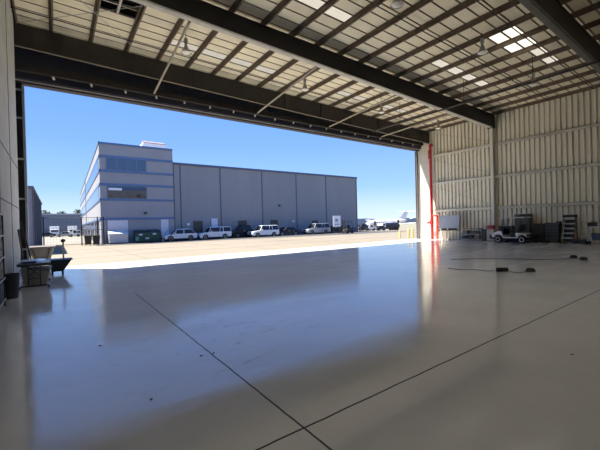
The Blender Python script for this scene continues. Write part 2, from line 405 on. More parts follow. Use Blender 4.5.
for i, (x, y, z, lb) in enumerate(LP):
    o = proto if i == 0 else copy_tree(proto)
    o.location = (x, y, z); o['label'] = lb; o['group'] = 'high bay lamps'
    for ch in o.children:
        if ch.name.startswith('hanging_rod'):
            L_ = zp(x)-z-.62; ch.location.z = .62-.62*L_/.38; ch.scale.z = L_/.38
# left jamb truss
t = thing('door_jamb_truss', 'dark lattice door jamb at the left end of the opening', 'door jamb', (0, 18.62, 0))
MB().b2((-1.03, -.1, 0), (-.95, .3, 7.92)).build('edge_post', galv, t)
MB().b2((-1.62, -.06, 0), (-1.5, .06, 7.92)).build('back_post', dark, t)
for z in (.9, 3.05, 4.75, 6.5, 7.7): MB().b2((-1.52, -.04, z-.04), (-1.02, .04, z+.04)).build('rung', lite if z in (3.05, 4.75) else galv, t)
zz = [.9, 3.05, 4.75, 6.5, 7.7]
for i in range(4):
    a, b = (-1.5, -1.03) if i % 2 else (-1.03, -1.5)
    MB().beam((a, 0, zz[i]), (b, 0, zz[i+1]), .05, .05).build('lattice_bar', dark, t)
t = thing('door_jamb_column', 'grey steel jamb column at the right end of the opening', 'door jamb', (26.86, 18.74, 0))
MB().b2((-.14, -.03, 0), (.14, .0, 7.92)).build('front_flange', mat('jamb_grey', (.22, .22, .23), .5), t)
MB().b2((-.02, .0, 0), (.02, .12, 7.92)).build('web', mat('jamb_grey', (.22, .22, .23)), t)
MB().b2((-.14, .12, 0), (.14, .15, 7.92)).build('back_flange', mat('jamb_grey', (.22, .22, .23)), t)
# ------------------------------------------------------------------ fire riser
t = thing('fire_riser', 'tall red fire riser pipe standing against the right wall beside the door', 'fire pipe', (26.62, 17.24, 0))
MB().path([(0, 0, 0), (0, 0, 8.1), (.06, 0, 8.22), (.3, 0, 8.22)], .10, 12).build('main_pipe', red, t, smooth=True)
MB().path([(0, -.55, 0), (0, -.55, 1.95), (0, -.5, 2.05), (0, -.02, 2.05)], .07, 12).build('branch_pipe', red, t, smooth=True)
q = MB()
for z in (.12, 1.2, 1.75, 2.5, 4.6, 6.7): q.lathe([(.09, z-.04), (.14, z-.04), (.14, z+.04), (.09, z+.04)], n=14)
for z in (.12, 1.0): q.lathe([(.07, z-.04), (.12, z-.04), (.12, z+.04), (.07, z+.04)], c=(0, -.55, 0), n=14)
q.build('flange', red, t)
b = MB().box((0, .02, 1.48), (.26, .26, .34)).box((0, .26, 1.45), (.14, .26, .14)).build('valve_body', red, t, bevel=.03)
w = MB()
for i in range(16):
    a0, a1 = 2*PI*i/16, 2*PI*(i+1)/16
    w.tube((.16*math.cos(a0), .42, 1.45+.16*math.sin(a0)), (.16*math.cos(a1), .42, 1.45+.16*math.sin(a1)), .018, 6)
for a in (0, PI/3, 2*PI/3): w.tube((.16*math.cos(a), .42, 1.45+.16*math.sin(a)), (-.16*math.cos(a), .42, 1.45-.16*math.sin(a)), .012, 6)
w.build('hand_wheel', red, b)
MB().tube((0, .2, 1.45), (0, .42, 1.45), .02, 8).build('spindle', chrome, b)
MB().box((-.02, -.62, 1.35), (.1, .22, .22)).build('drain_valve', red, t, bevel=.02)
MB().b2((-.13, -.12, 7.0), (-.10, .12, 7.75)).build('label_plate', mat('dark_red', (.3, .02, .02)), t)
# ------------------------------------------------------------------ things along the right wall
greyblue = mat('board_grey', (.36, .38, .43), .45, var=.06)
t = thing('work_board', 'large pale board on a legged stand just right of the red pipes', 'board', (26.1, 15.4, 0))
MB().box((.12, 0, 1.5), (.03, 1.75, 1.05), Matrix.Rotation(R(10), 3, 'Y')).build('panel', greyblue, t, bevel=.008)
fr = MB()
for s in (-1, 1): fr.beam((.16, s*.86, .98), (.35, s*.86, 2.0), .05, .04)
fr.build('edge_frame', galv, t)
for sy in (-.75, .1, .8):
    MB().tube((-.1, sy, 0), (.05, sy, 1.02), .03, 8).build('leg', whitep, t)
    MB().tube((.45, sy, 0), (.25, sy, 1.02), .03, 8).build('leg', galv, t)
MB().b2((-.12, -.85, .78), (.4, .85, .84)).build('shelf', dark, t)
for i, y in enumerate((14.95, 15.28, 15.85)):
    o = MB().b2((0, -.14, 0), (.28, .14, .12)).build('parts_box', black, loc=(26.08, y, .842), bevel=.01)
    tag(o, ['black parts box on the shelf of the pale board stand, nearest the steel rack', 'black parts box in the middle of the shelf under the pale board', 'black parts box on the board stand shelf, nearest the red pipes'][i], 'box', 'parts boxes under the board')
t = thing('steel_rack', 'low steel rack with three shelves standing along the right wall', 'rack', (26.2, 13.6, 0))
for sx in (-.3, .3):
    for sy in (-.74, .74): MB().b2((sx-.025, sy-.025, 0), (sx+.025, sy+.025, .98)).build('post', mat('rack_grey', (.2, .2, .19), .5), t)
for z in (.12, .5, .88): MB().b2((-.33, -.77, z), (.33, .77, z+.05)).build('shelf', mat('rack_shelf', (.30, .29, .26), .5), t)
items = [(-.5, .17, .3, .22, (.22, .2, .16), 'tan carton on the bottom shelf of the steel rack, near the dark bin'), (0, .17, .4, .26, (.05, .05, .055), 'black case in the middle of the steel rack bottom shelf'),
         (.5, .17, .3, .2, (.12, .14, .15), 'grey tub on the bottom shelf of the steel rack, towards the door'), (-.35, .55, .5, .2, (.07, .08, .09), 'long dark case on the middle rack shelf, near the dark bin'),
         (.38, .55, .42, .24, (.25, .24, .2), 'tan box on the middle rack shelf, towards the door')]
for (y, z, w, hh, col, lb) in items:
    o = MB().b2((-.22, -w/2, 0), (.22, w/2, hh)).build('storage_box', mat('box%d' % int(col[0]*100), col, .6), loc=(26.2, 13.6+y, z+.002), bevel=.012); tag(o, lb, 'box', 'boxes in the steel rack')
o = MB().lathe([(.005, 0), (.06, 0), (.075, .17), (.065, .17), (.05, .01), (.005, .01)], n=16).build('paper_cup', whitep, loc=(26.05, 13.12, .932), smooth=True); tag(o, 'white paper cup standing on top of the low steel rack', 'cup')
t = thing('waste_bin', 'dark grey waste bin between the steel rack and the cream cabinet', 'bin', (26.22, 12.6, 0))
MB().loft([[(-.16, -.13, 0), (.16, -.13, 0), (.16, .13, 0), (-.16, .13, 0)], [(-.2, -.15, .82), (.2, -.15, .82), (.2, .15, .82), (-.2, .15, .82)]]).build('body', mat('bin_grey', (.07, .08, .08), .5), t, bevel=.015)
MB().b2((-.21, -.16, .82), (.21, .16, .87)).build('lid', mat('bin_lid', (.04, .045, .045), .5), t, bevel=.015)
t = thing('cream_cabinet', 'small cream steel cabinet in front of the golf cart nose', 'cabinet', (26.25, 12.1, 0))
crm = mat('cream_enamel', (.62, .54, .40), .45, var=.06)
MB().b2((-.22, -.25, .04), (.22, .25, .88)).build('body', crm, t, bevel=.012)
for z in (.1, .37, .64):
    d = MB().b2((-.235, -.22, z), (-.22, .22, z+.22)).build('drawer', crm, t, bevel=.004)
    MB().b2((-.26, -.07, z+.12), (-.235, .07, z+.145)).build('handle', dark, d)
MB().b2((-.2, -.23, 0), (.2, .23, .04)).build('plinth', dark, t)
t = thing('red_tool_box', 'red tool box sitting on the cream cabinet', 'tool box', (26.25, 12.12, .882))
MB().b2((-.18, -.22, 0), (.18, .22, .2)).build('body', mat('toolbox_red', (.42, .03, .04), .4), t, bevel=.01)
MB().loft([[(-.18, -.22, .2), (.18, -.22, .2), (.18, .22, .2), (-.18, .22, .2)], [(-.1, -.22, .28), (.1, -.22, .28), (.1, .22, .28), (-.1, .22, .28)]]).build('lid', mat('toolbox_red', (.42, .03, .04)), t)
MB().path([(0, -.1, .28), (0, -.1, .32), (0, .1, .32), (0, .1, .28)], .012, 6).build('handle', black, t)
# golf cart (nose towards +Y)
g = thing('golf_cart', 'white golf cart with dark seats parked by the wall column', 'golf cart', (25.2, 10.2, 0))
cw = mat('cart_white', (.72, .72, .70), .3, var=.03, coat=.3)
MB().b2((-.5, -1.0, .24), (.5, .95, .33)).build('chassis', dark, g, bevel=.02)
# side-profile mouldings
def yz(pts, xa, xb): return MB().prism([(xa, y, z) for y, z in pts], (xb-xa, 0, 0))
yz([(1.15, .36), (1.18, .5), (1.05, .66), (.75, .80), (.52, .82), (.42, .5), (.36, .34), (.46, .33), (.52, .48), (.64, .56), (.84, .56), (.97, .46), (1.0, .34)], -.55, .55).build('front_cowl', cw, g, bevel=.03)
yz([(-.42, .33), (-.36, .48), (-.32, .60), (-.40, .70), (-.72, .66), (-.98, .58), (-1.0, .44), (-.95, .44), (-.92, .48), (-.82, .56), (-.62, .56), (-.52, .46), (-.48, .33)], -.55, .55).build('rear_body', cw, g, bevel=.03)
yz([(.44, .33), (-.44, .33), (-.44, .39), (.44, .39)], -.56, .56).build('side_sill', cw, g, bevel=.01)
sb = mat('seat_vinyl', (.03, .03, .032), .5)
yz([(.05, .60), (.05, .72), (-.52, .70), (-.52, .60)], -.5, .5).build('seat', sb, g, bevel=.04)
yz([(0, .36), (0, .60), (-.40, .60), (-.40, .36)], -.48, .48).build('seat_box', dark, g)
yz([(-.50, .74), (-.40, .74), (-.52, 1.22), (-.62, 1.22)], -.5, .5).build('backrest', sb, g, bevel=.03)
for sy in (.74, -.72):
    for sx in (-.48, .48):
        wh = MB().lathe([(.10, -.1), (.20, -.1), (.235, -.07), (.235, .07), (.20, .1), (.10, .1)], c=(sx, sy, .235), axis='X', n=24).build('wheel', rubber, g, smooth=True)
        MB().lathe([(.01, -.08), (.14, -.105), (.15, -.09), (.15, .09), (.14, .105), (.01, .08)], c=(sx, sy, .235), axis='X', n=20).build('hub_cap', whitep, wh, smooth=True)
for sx in (-.5, .5):
    MB().path([(sx, .62, .8), (sx*.96, .42, 1.68)], .018, 8).build('roof_post', black, g)
    MB().path([(sx, -.62, .66), (sx*.96, -.66, 1.66)], .018, 8).build('roof_post', black, g)
    MB().path([(sx, -.05, .66), (sx, -.05, .86), (sx, -.4, .86), (sx, -.45, .72)], .016, 6).build('arm_rest', black, g)
MB().loft([[(-.55, -.92, 1.66), (.55, -.92, 1.66), (.55, .72, 1.64), (-.55, .72, 1.64)], [(-.58, -.95, 1.69), (.58, -.95, 1.69), (.58, .76, 1.67), (-.58, .76, 1.67)], [(-.48, -.85, 1.73), (.48, -.85, 1.73), (.48, .66, 1.71), (-.48, .66, 1.71)]]).build('roof', cw, g, bevel=.01)
ws = bpy.data.materials.new('windshield'); ws.use_nodes = True
pb = ws.node_tree.nodes['Principled BSDF']; pb.inputs['Base Color'].default_value = (.8, .85, .85, 1); pb.inputs['Transmission Weight'].default_value = .95; pb.inputs['Roughness'].default_value = .02; pb.inputs['IOR'].default_value = 1.05
MB().loft([[(-.47, .625, .82), (.47, .625, .82), (.47, .632, .82), (-.47, .632, .82)], [(-.47, .43, 1.64), (.47, .43, 1.64), (.47, .437, 1.64), (-.47, .437, 1.64)]]).build('windshield', ws, g)
w = MB(); cy = .22
for i in range(16):
    a0, a1 = 2*PI*i/16, 2*PI*(i+1)/16
    w.tube((-.25+.17*math.cos(a0), cy+.1*math.sin(a0), .95+.13*math.sin(a0)), (-.25+.17*math.cos(a1), cy+.1*math.sin(a1), .95+.13*math.sin(a1)), .015, 6)
st = w.build('steering_wheel', black, g)
MB().tube((-.25, cy, .95), (-.25, .5, .7), .02, 8).build('steering_column', black, st)
for sx in (-.35, .35): MB().ball((sx, 1.12, .56), .06, 12, (1.3, .5, .8)).build('headlight', chrome, g, smooth=True)
MB().b2((-.54, 1.0, .26), (.54, 1.3, .52)).build('front_bumper', black, g, bevel=.04)
MB().b2((-.5, .40, .55), (.5, .56, 1.0)).build('dashboard', black, g, bevel=.03)
MB().b2((-.5, -1.2, .34), (.5, -.95, .60)).build('rear_bag_well', black, g, bevel=.02)
o = MB().loft([[(-.2, -.16, 0), (.2, -.16, 0), (.2, .16, 0), (-.2, .16, 0)], [(-.22, -.18, .1), (.22, -.18, .1), (.22, .18, .1), (-.22, .18, .1)], [(-.12, -.1, .17), (.12, -.1, .17), (.12, .1, .17), (-.12, .1, .17)]]).build('soft_bag', black, loc=(25.15, 9.55, 1.731), bevel=.03)
tag(o, 'black bag lying on the golf cart roof at its rear', 'bag')
t = thing('storage_crate', 'low black storage crate against the wall seen through the golf cart', 'crate', (26.5, 11.1, 0))
MB().b2((-.3, -.48, .03), (.3, .48, 1.02)).build('body', black, t, bevel=.02)
MB().b2((-.32, -.5, 1.02), (.32, .5, 1.1)).build('lid', black, t, bevel=.015)
# tall cabinet, tool chests, ladder ...
t = thing('tall_cabinet', 'tall dark grey cabinet against the ribbed wall behind the golf cart', 'cabinet', (26.5, 10.05, 0))
dg = mat('cabinet_grey', (.085, .088, .09), .5, var=.1)
MB().b2((-.3, -.46, .06), (.3, .46, 1.92)).build('body', dg, t, bevel=.01)
for s in (-1, 1):
    d = MB().b2((-.32, min(s*.01, s*.44), .1), (-.3, max(s*.01, s*.44), 1.88)).build('door', dg, t, bevel=.004)
    MB().b2((-.345, s*.06-.012, .95), (-.32, s*.06+.012, 1.12)).build('handle', chrome, d)
MB().b2((-.27, -.43, 0), (.27, .43, .06)).build('plinth', black, t)
def chest(y, w, hh, lb, nd):
    t = thing('tool_chest', lb, 'tool chest', (26.5, y, 0), group=None)
    m = mat('chest_black', (.03, .029, .028), .4, var=.15)
    MB().b2((-.28, -w/2, .12), (.28, w/2, hh)).build('body', m, t, bevel=.012)
    for i in range(nd):
        z0 = .16+i*(hh-.22)/nd
        d = MB().b2((-.3, -w/2+.03, z0), (-.28, w/2-.03, z0+(hh-.22)/nd-.02)).build('drawer', m, t, bevel=.004)
        MB().b2((-.325, -w/2+.05, z0+(hh-.22)/nd-.055), (-.3, w/2-.05, z0+(hh-.22)/nd-.035)).build('handle', mat('handle_grey', (.12, .12, .12), .4), d)
    for sx in (-.2, .2):
        for sy in (-w/2+.1, w/2-.1): MB().tube((sx-.02, sy, .06), (sx+.02, sy, .06), .06, 12).build('caster', rubber, t)
    MB().b2((-.3, -w/2-.01, hh), (.29, w/2+.01, hh+.03)).build('top', mat('chest_top', (.14, .13, .12), .5), t, bevel=.006)
chest(9.12, .75, 1.22, 'black tool chest with drawers beside the tall grey cabinet', 6)
chest(8.32, .8, 1.26, 'black tool chest with drawers standing next to the step ladder', 5)
o = MB().b2((-.12, -.12, 0), (.12, .12, .09)).build('small_case', black, loc=(26.45, 8.0, 1.291), bevel=.015); tag(o, 'small black case on the tool chest next to the step ladder', 'case')
t = thing('step_ladder', 'rolling step ladder with pale treads and red base against the wall', 'step ladder', (26.35, 7.42, 0))
for s in (-1, 1):
    MB().beam((-.5, s*.3, .06), (.15, s*.3, 1.62), .04, .05).build('side_rail', mat('ladder_grey', (.10, .095, .09), .5), t)
    MB().beam((.42, s*.3, .06), (.22, s*.3, 1.70), .035, .035).build('rear_leg', mat('ladder_grey', (.16, .15, .15), .5), t)
for i in range(5):
    z = .32+i*.3; x = -.5+.65*(z-.06)/1.56
    MB().b2((x-.06, -.29, z-.02), (x+.2, .29, z+.04)).build('tread', mat('tread', (.50, .48, .43), .5), t)
    MB().b2((x+.16, -.285, z-.26), (x+.19, .285, z-.05)).build('riser', black, t)
MB().b2((-.02, -.33, 1.62), (.36, .33, 1.78)).build('top_tray', dark, t, bevel=.01)
MB().b2((-.35, -.42, .04), (.46, -.31, .30)).build('base_box', mat('ladder_red', (.30, .04, .04), .5), t)
for s in (-1, 1): MB().tube((-.5, s*.27, .06), (-.5, s*.33, .06), .06, 12).build('caster', rubber, t)
t = thing('hand_truck', 'grey two wheeled hand truck leaning between step ladder and utility cart', 'hand truck', (26.35, 6.72, 0))
fr = MB()
for s in (-1, 1): fr.path([(-.12, s*.15, .12), (.2, s*.15, 1.15), (.12, s*.13, 1.3)], .02, 8)
for z in (.3, .6, .9): fr.tube((-.12+.32*(z-.12)/1.03, -.15, z), (-.12+.32*(z-.12)/1.03, .15, z), .015, 8)
fr.tube((.12, -.13, 1.3), (.12, .13, 1.3), .02, 8)
fr.build('frame', galv, t)
MB().b2((-.4, -.2, .005), (-.1, .2, .02)).build('toe_plate', galv, t)
for s in (-1, 1): MB().lathe([(.02, -.04), (.1, -.04), (.12, 0), (.1, .04), (.02, .04)], c=(0, s*.22, .12), axis='Y', n=18).build('wheel', rubber, t, smooth=True)
MB().tube((0, -.24, .12), (0, .24, .12), .012, 6).build('axle', galv, t)
for i, (x, y, s, lb) in enumerate(((25.9, 7.0, .26, 'dark cube box on the floor right of the step ladder'), (25.85, 6.62, .3, 'dark box on the floor in front of the hand truck'))):
    b = thing('floor_box', lb, 'box', (x, y, 0))
    MB().b2((-s/2, -s/2, 0), (s/2, s/2, s*.8)).build('body', mat('dark_box', (.035, .035, .04), .6), b, bevel=.012)
    MB().b2((-s/2-.01, -s/2-.01, s*.8), (s/2+.01, s/2+.01, s*.9)).build('lid', mat('dark_box', (.035, .035, .04)), b, bevel=.01)
t = thing('utility_cart', 'grey utility cart with two shelves at the right edge of the photo', 'cart', (26.1, 5.9, 0))
for sx in (-.28, .28):
    for sy in (-.5, .5):
        MB().b2((sx-.02, sy-.02, .14), (sx+.02, sy+.02, 1.05)).build('post', galv, t)
        MB().tube((sx, sy-.025, .07), (sx, sy+.025, .07), .07, 12).build('caster', rubber, t)
MB().b2((-.32, -.54, 1.0), (.32, .54, 1.05)).build('top_shelf', mat('cart_top', (.45, .45, .43), .4), t, bevel=.008)
MB().b2((-.32, -.54, .18), (.32, .54, .23)).build('lower_shelf', mat('cart_top', (.45, .45, .43)), t, bevel=.008)
t = thing('carry_case', 'black carry case on top of the utility cart', 'case', (26.05, 6.2, 1.052))
MB().b2((-.2, -.19, 0), (.2, .19, .24)).build('body', black, t, bevel=.02)
MB().path([(0, -.08, .24), (0, -.08, .29), (0, .08, .29), (0, .08, .24)], .012, 6).build('handle', dark, t)
o = MB().loft([[(-.2, -.25, 0), (.2, -.25, 0), (.2, .25, 0), (-.2, .25, 0)], [(-.25, -.3, .4), (.25, -.3, .4), (.25, .3, .4), (-.25, .3, .4)]]).build('blue_tub', mat('tub_blue', (.04, .07, .14), .45), loc=(26.1, 5.95, .232), bevel=.02)
tag(o, 'blue plastic tub on the lower shelf of the utility cart', 'tub')
# wheel chocks and ropes
def chock(x, y, rz, wedge, lb):
    t = thing('wheel_chock', lb, 'wheel chock', (x, y, 0), rz, 'wheel chocks on the floor')
    if wedge: q = MB().prism([(-.2, -.09, 0), (.2, -.09, 0), (.13, -.09, .15), (-.07, -.09, .17)], (0, .18, 0))
    else: q = MB().prism([(-.24, -.08, 0), (.24, -.08, 0), (.23, -.08, .17), (-.23, -.08, .17)], (0, .16, 0))
    q.build('block', rubber, t, bevel=.015)
    t.scale = (.72, .72, .72)
    for x_ in (-.1, .0, .1): MB().b2((x_-.02, -.095, .03), (x_+.02, .095, .045)).build('tread_groove', black, t)
    MB().tube((.0, -.12, .1), (.0, .12, .1), .02, 8).build('rope_eye', dark, t)
chock(11.45, 4.98, R(-36), False, 'long black rubber chock nearest the viewer, left end of the rope')
chock(11.95, 4.38, R(-36), True, 'black wedge chock at the right end of the nearer rope')
chock(16.95, 4.66, R(-30), True, 'small black wedge chock, the left one of the farther pair')
chock(16.4, 4.2, R(-36), True, 'black wedge chock, the right one of the farther pair')
def rope(pts, lb):
    P = [Vector(p) for p in pts]; out = []
    for i in range(len(P)-1):
        p0, p1, p2, p3 = P[max(i-1, 0)], P[i], P[i+1], P[min(i+2, len(P)-1)]
        for k in range(6):
            u = k/6; out.append(.5*((2*p1)+(p2-p0)*u+(2*p0-5*p1+4*p2-p3)*u*u+(3*p1-p0-3*p2+p3)*u**3))
    out.append(P[-1])
    for v_ in out: v_.z = max(v_.z, .009)
    o = MB().path(out, .008, 6).build('rope', dark)
    tag(o, lb, 'rope')
rope([(11.57, 4.82, .03), (11.5, 4.74, .015), (11.4, 4.62, .015), (11.45, 4.5, .015), (11.65, 4.44, .015), (11.80, 4.45, .02)], 'black rope joining the two nearer wheel chocks')
rope([(11.25, 5.14, .03), (11.15, 5.3, .015), (11.2, 5.7, .015), (10.9, 6.1, .015), (10.95, 6.5, .015)], 'loose end of dark rope trailing left from the long black chock')
rope([(16.32, 4.28, .07), (15.6, 5.2, .015), (15.2, 6.0, .015), (14.3, 7.2, .015), (13.4, 7.8, .015)], 'thin dark rope trailing across the floor from the farther chocks')
# crumbs of debris on the floor
for i, (x, y, lb) in enumerate(((1.50, 4.36, 'dark crumb of debris on the floor just left of the long joint'), (1.66, 4.34, 'dark crumb of debris sitting right on the long floor joint'), (5.08, 1.43, 'dark chip of debris on the bare floor at the lower right'),
                         (.48, 5.69, 'dry leaf scrap on the floor at the lower left'), (.72, 3.58, 'tiny dark crumb between the lower left leaf scrap and the joint'))):
    o = MB().ico((0, 0, .008), .016, 1, (1.4, .8, .4)).build('debris', mat('debris_brown', (.04, .03, .02), .9), loc=(x, y, 0), rotz=i); tag(o, lb, 'debris')
# ------------------------------------------------------------------ left side
t = thing('folding_table', 'folding table standing end-on at the left wall, cluttered with sheets', 'table', (-.54, 13.35, 0))
tp = mat('table_top', (.10, .105, .11), .45, var=.1)
MB().b2((-.39, -.95, .70), (.39, .95, .74)).build('tabletop', tp, t, bevel=.012)
MB().b2((-.37, -.93, .665), (.37, -.90, .70)).b2((-.37, .90, .665), (.37, .93, .70)).b2((-.37, -.93, .665), (-.34, .93, .70)).b2((.34, -.93, .665), (.37, .93, .70)).build('apron_rail', dark, t)
for sy in (-.78, .78):
    l = MB()
    for sx in (-.14, .14): l.tube((sx, sy, .06), (sx, sy, .69), .016, 8)
    l.path([(-.34, sy-.1*0, .0), (-.34, sy, .05), (-.30, sy, .08), (.30, sy, .08), (.34, sy, .05), (.34, sy, 0)], .018, 8)
    l.tube((-.14, sy, .3), (.14, sy, .3), .012, 8)
    o = l.build('leg', black, t)
    MB().path([(-.14, sy, .62), (0, sy, .5), (.14, sy, .62)], .01, 6).tube((-.14, sy, .36), (0, sy, .5), .01, 6).tube((.14, sy, .36), (0, sy, .5), .01, 6).build('brace', black, o)
def sheet(x, y, z, sx, sy, hh, m, lb, nm='plastic_sheet', cat='sheet', rz=0):
    q = MB(); bm = q.bm; n = 9; rows = []
    for i in range(n):
        row = []
        for j in range(n):
            u, v = i/(n-1)-.5, j/(n-1)-.5
            e = max(0, 1-max(abs(u), abs(v))*2)**.5
            row.append(bm.verts.new((u*sx, v*sy, hh*e*(.55+.9*random.random()) + .004)))
        rows.append(row)
    for i in range(n-1):
        for j in range(n-1): bm.faces.new((rows[i][j], rows[i+1][j], rows[i+1][j+1], rows[i][j+1]))
    ge = bmesh.ops.extrude_face_region(bm, geom=bm.faces[:])
    for v in [g for g in ge['geom'] if isinstance(g, bmesh.types.BMVert)]: v.co.z = 0.0
    o = q.build(nm, m, loc=(x, y, z), rotz=rz, smooth=True); return tag(o, lb, cat)
pw = mat('clear_sheet', (.70, .77, .85), .25, var=.08)
sheet(-.60, 13.6, .742, .6, 1.2, .035, pw, 'pale crumpled plastic sheet on the far half of the folding table')
sheet(-.28, 12.75, .742, .2, .45, .035, mat('white_bag', (.72, .76, .80), .4), 'white folded bag at the right corner of the folding table', 'folded_bag', 'bag')
o = MB().b2((-.17, -.14, 0), (.17, .14, .045)).build('dark_tray', black, loc=(-.66, 12.75, .742), bevel=.01); tag(o, 'flat black tray at the near edge of the folding table', 'tray')
t = thing('plastic_tub', 'pale grey plastic tub on the floor under the folding table', 'tub', (-.52, 13.45, 0))
gt = mat('tub_grey', (.33, .33, .32), .5)
MB().loft([[(-.26, -.35, 0), (.26, -.35, 0), (.26, .35, 0), (-.26, .35, 0)], [(-.36, -.5, .5), (.36, -.5, .5), (.36, .5, .5), (-.36, .5, .5)]]).build('body', gt, t, bevel=.06, seg=3)
MB().b2((-.385, -.53, .5), (.385, .53, .53)).build('rim', gt, t, bevel=.012)
t = thing('storage_rack', 'dark storage rack with pale shelf edges at the left edge of the photo', 'rack', (-1.05, 9.55, 0))
for sx in (-.075, .075):
    for sy in (-.6, .6): MB().b2((sx-.015, sy-.015, 0), (sx+.015, sy+.015, 2.1)).build('post', dark, t)
for z in (.15, .62, 1.1, 1.58, 2.05):
    s = MB().b2((-.09, -.62, z), (.09, .62, z+.03)).build('shelf', dark, t)
    MB().b2((.09, -.62, z), (.1, .62, z+.035)).build('shelf_edge', lite, s)
n = 0
for z, nmz in ((.18, 'bottom'), (.65, 'second'), (1.13, 'third'), (1.61, 'fourth')):
    for y, side in ((9.32, 'nearer'), (9.9, 'farther')):
        b = thing('storage_bin', 'black storage bin on the %s shelf of the left rack, %s one' % (nmz, side), 'bin', (-1.06, y-.05, z+.002), group='bins in the left rack')
        MB().b2((-.08, -.26, 0), (.08, .26, .36)).build('body', black, b, bevel=.012)
        MB().b2((.08, -.06, .14), (.088, .06, .2)).build('label_holder', dark, b)
t = thing('trash_can', 'black round trash can between the left rack and the folding table', 'trash can', (-.95, 11.2, 0))
MB().lathe([(.005, 0), (.14, 0), (.18, .6), (.19, .62), (.17, .62), (.13, .02), (.005, .02)], n=20).build('body', black, t, smooth=True)
t = thing('leaning_pole', 'long dark pole leaning on the left wall behind the folding table', 'pole', (0, 0, 0))
MB().tube((-.70, 16.95, .02), (-1.115, 16.95, 2.12), .028, 10).build('shaft', black, t)
MB().b2((-.80, 16.7, 0), (-.6, 17.15, .1)).build('broom_head', mat('bristle', (.05, .04, .035), .9), t, bevel=.02)
o = MB().beam((-.95, 16.3, 0.012), (-1.12, 16.2, 1.75), .09, .03).build('timber_plank', mat('old_timber', (.16, .13, .10), .8)); tag(o, 'brown timber plank leaning on the left wall beside the dark pole', 'plank')
# black dump cart with upright handle, grey tilt truck outside
t = thing('dump_cart', 'black tub cart with sloped sides standing just inside the door', 'cart', (.08, 16.0, 0))
MB().loft([[(-.25, -.3, .12), (.12, -.3, .12), (.12, .3, .12), (-.25, .3, .12)], [(-.30, -.42, .54), (.38, -.42, .54), (.38, .42, .54), (-.30, .42, .54)]]).build('tub', black, t, bevel=.03)
MB().b2((-.33, -.45, .54), (.42, .45, .57)).build('rim', black, t, bevel=.012)
for sx in (-.22, .1):
    for sy in (-.27, .27): MB().lathe([(.02, -.03), (.1, -.03), (.11, 0), (.1, .03), (.02, .03)], c=(sx, sy, .11), axis='X', n=16).build('wheel', rubber, t, smooth=True)
hd = MB().tube((.14, .25, .2), (.14, .25, 1.22), .03, 10).build('handle', lite, t)
MB().ball((.14, .25, 1.26), .08, 12, (1, 1, .9)).build('grip', black, hd, smooth=True)
t = thing('tilt_truck', 'grey plastic tilt truck standing outside behind the black tub cart', 'cart', (-.52, 19.9, -.01))
tg = mat('truck_grey', (.11, .10, .09), .55)
MB().loft([[(-.30, -.55, .22), (.25, -.55, .22), (.25, .45, .22), (-.30, .45, .22)], [(-.48, -.72, .92), (.46, -.72, .92), (.46, .72, .92), (-.48, .72, .92)]]).build('hopper', tg, t, bevel=.04)
MB().b2((-.52, -.76, .91), (.5, .76, .96)).build('rim', tg, t, bevel=.015)
MB().path([(-.34, -.76, .85), (-.2, -.74, .35), (.16, -.74, .35), (.3, -.76, .85)], .03, 8).build('lift_bar', black, t)
for sx in (-.3, .25):
    for sy in (-.4, .3): MB().lathe([(.02, -.03), (.11, -.03), (.125, 0), (.11, .03), (.02, .03)], c=(sx, sy, .12), axis='X', n=16).build('wheel', rubber, t, smooth=True)
    MB().b2((sx-.03, -.42, .12), (sx+.03, .34, .23)).build('axle_frame', dark, t)
# ------------------------------------------------------------------ outside ground
gz = lambda y, x=0: -min(1, max(0, (y-18.9)/25.0))*(.31+.03*min(58, max(0, x-52)))
def strip(name, m, rows, dz=0.0):
    q = MB(); vs = []
    for y, xa, xb in rows: vs.append([q.bm.verts.new((xa, y, gz(y)+dz)), q.bm.verts.new((xb, y, gz(y)+dz))])
    for a, b in zip(vs, vs[1:]): q.bm.faces.new((a[0], a[1], b[1], b[0]))
    return struct(q.build(name, m))
apron_m = mat('apron_concrete', (.165, .142, .107), .85, var=.07, scale=.12, dirt=((.140, .116, .080), .5))
q = MB(); grid = []
for y in (18.9, 43.9, 60, 1500):
    grid.append([q.bm.verts.new((x, y, gz(y, x))) for x in (-2500, -140, 0, 52, 110, 400, 3500)])
for ga, gb in zip(grid, grid[1:]):
    for i in range(6): q.bm.faces.new((ga[i], ga[i+1], gb[i+1], gb[i]))
struct(q.build('ground_apron', apron_m))
q = MB()
for y in (24.5, 31, 37.5): q.b2((-20, y, gz(y)+.002), (120, y+.05, gz(y)+.006))
for x in range(-12, 100, 8): q.face([(x, 19, gz(19)+.005), (x+.05, 19, gz(19)+.005), (x+.05, 43.9, gz(43.9)+.005), (x, 43.9, gz(43.9)+.005)])
struct(q.build('trim_4', mat('apron_joint', (.11, .088, .06), .9)))
struct(MB().b2((-140, -60, -.6), (W0-.7, 18.9, -.02)).b2((W1+.4, -60, -.6), (400, 18.9, -.02)).build('ground_sides', apron_m))
asph = mat('asphalt', (.045, .045, .048), .9, var=.2, scale=2)
q = MB()
vs = [(3.8, 45.2), (10, 43.2), (17, 43.2), (27, 40.6), (38, 38.2), (48, 37.0), (51.8, 37.0), (51.8, 50.2), (3.8, 50.2)]
q.face([(x, y, gz(y)+.012) for x, y in vs]); struct(q.build('ground_parking', asph))
struct(MB().face([(-2, 57, -.295), (4.4, 57, -.295), (6.3, 131, -.295), (-3.5, 131, -.295)]).build('ground_alley', mat('alley', (.16, .15, .13), .9, scale=.3)))
struct(MB().face([(112, 110, -2.03), (900, 110, -2.03), (1500, 420, -2.03), (180, 420, -2.03)]).build('ground_infield', mat('dry_grass', (.15, .145, .10), .95, scale=.08)))
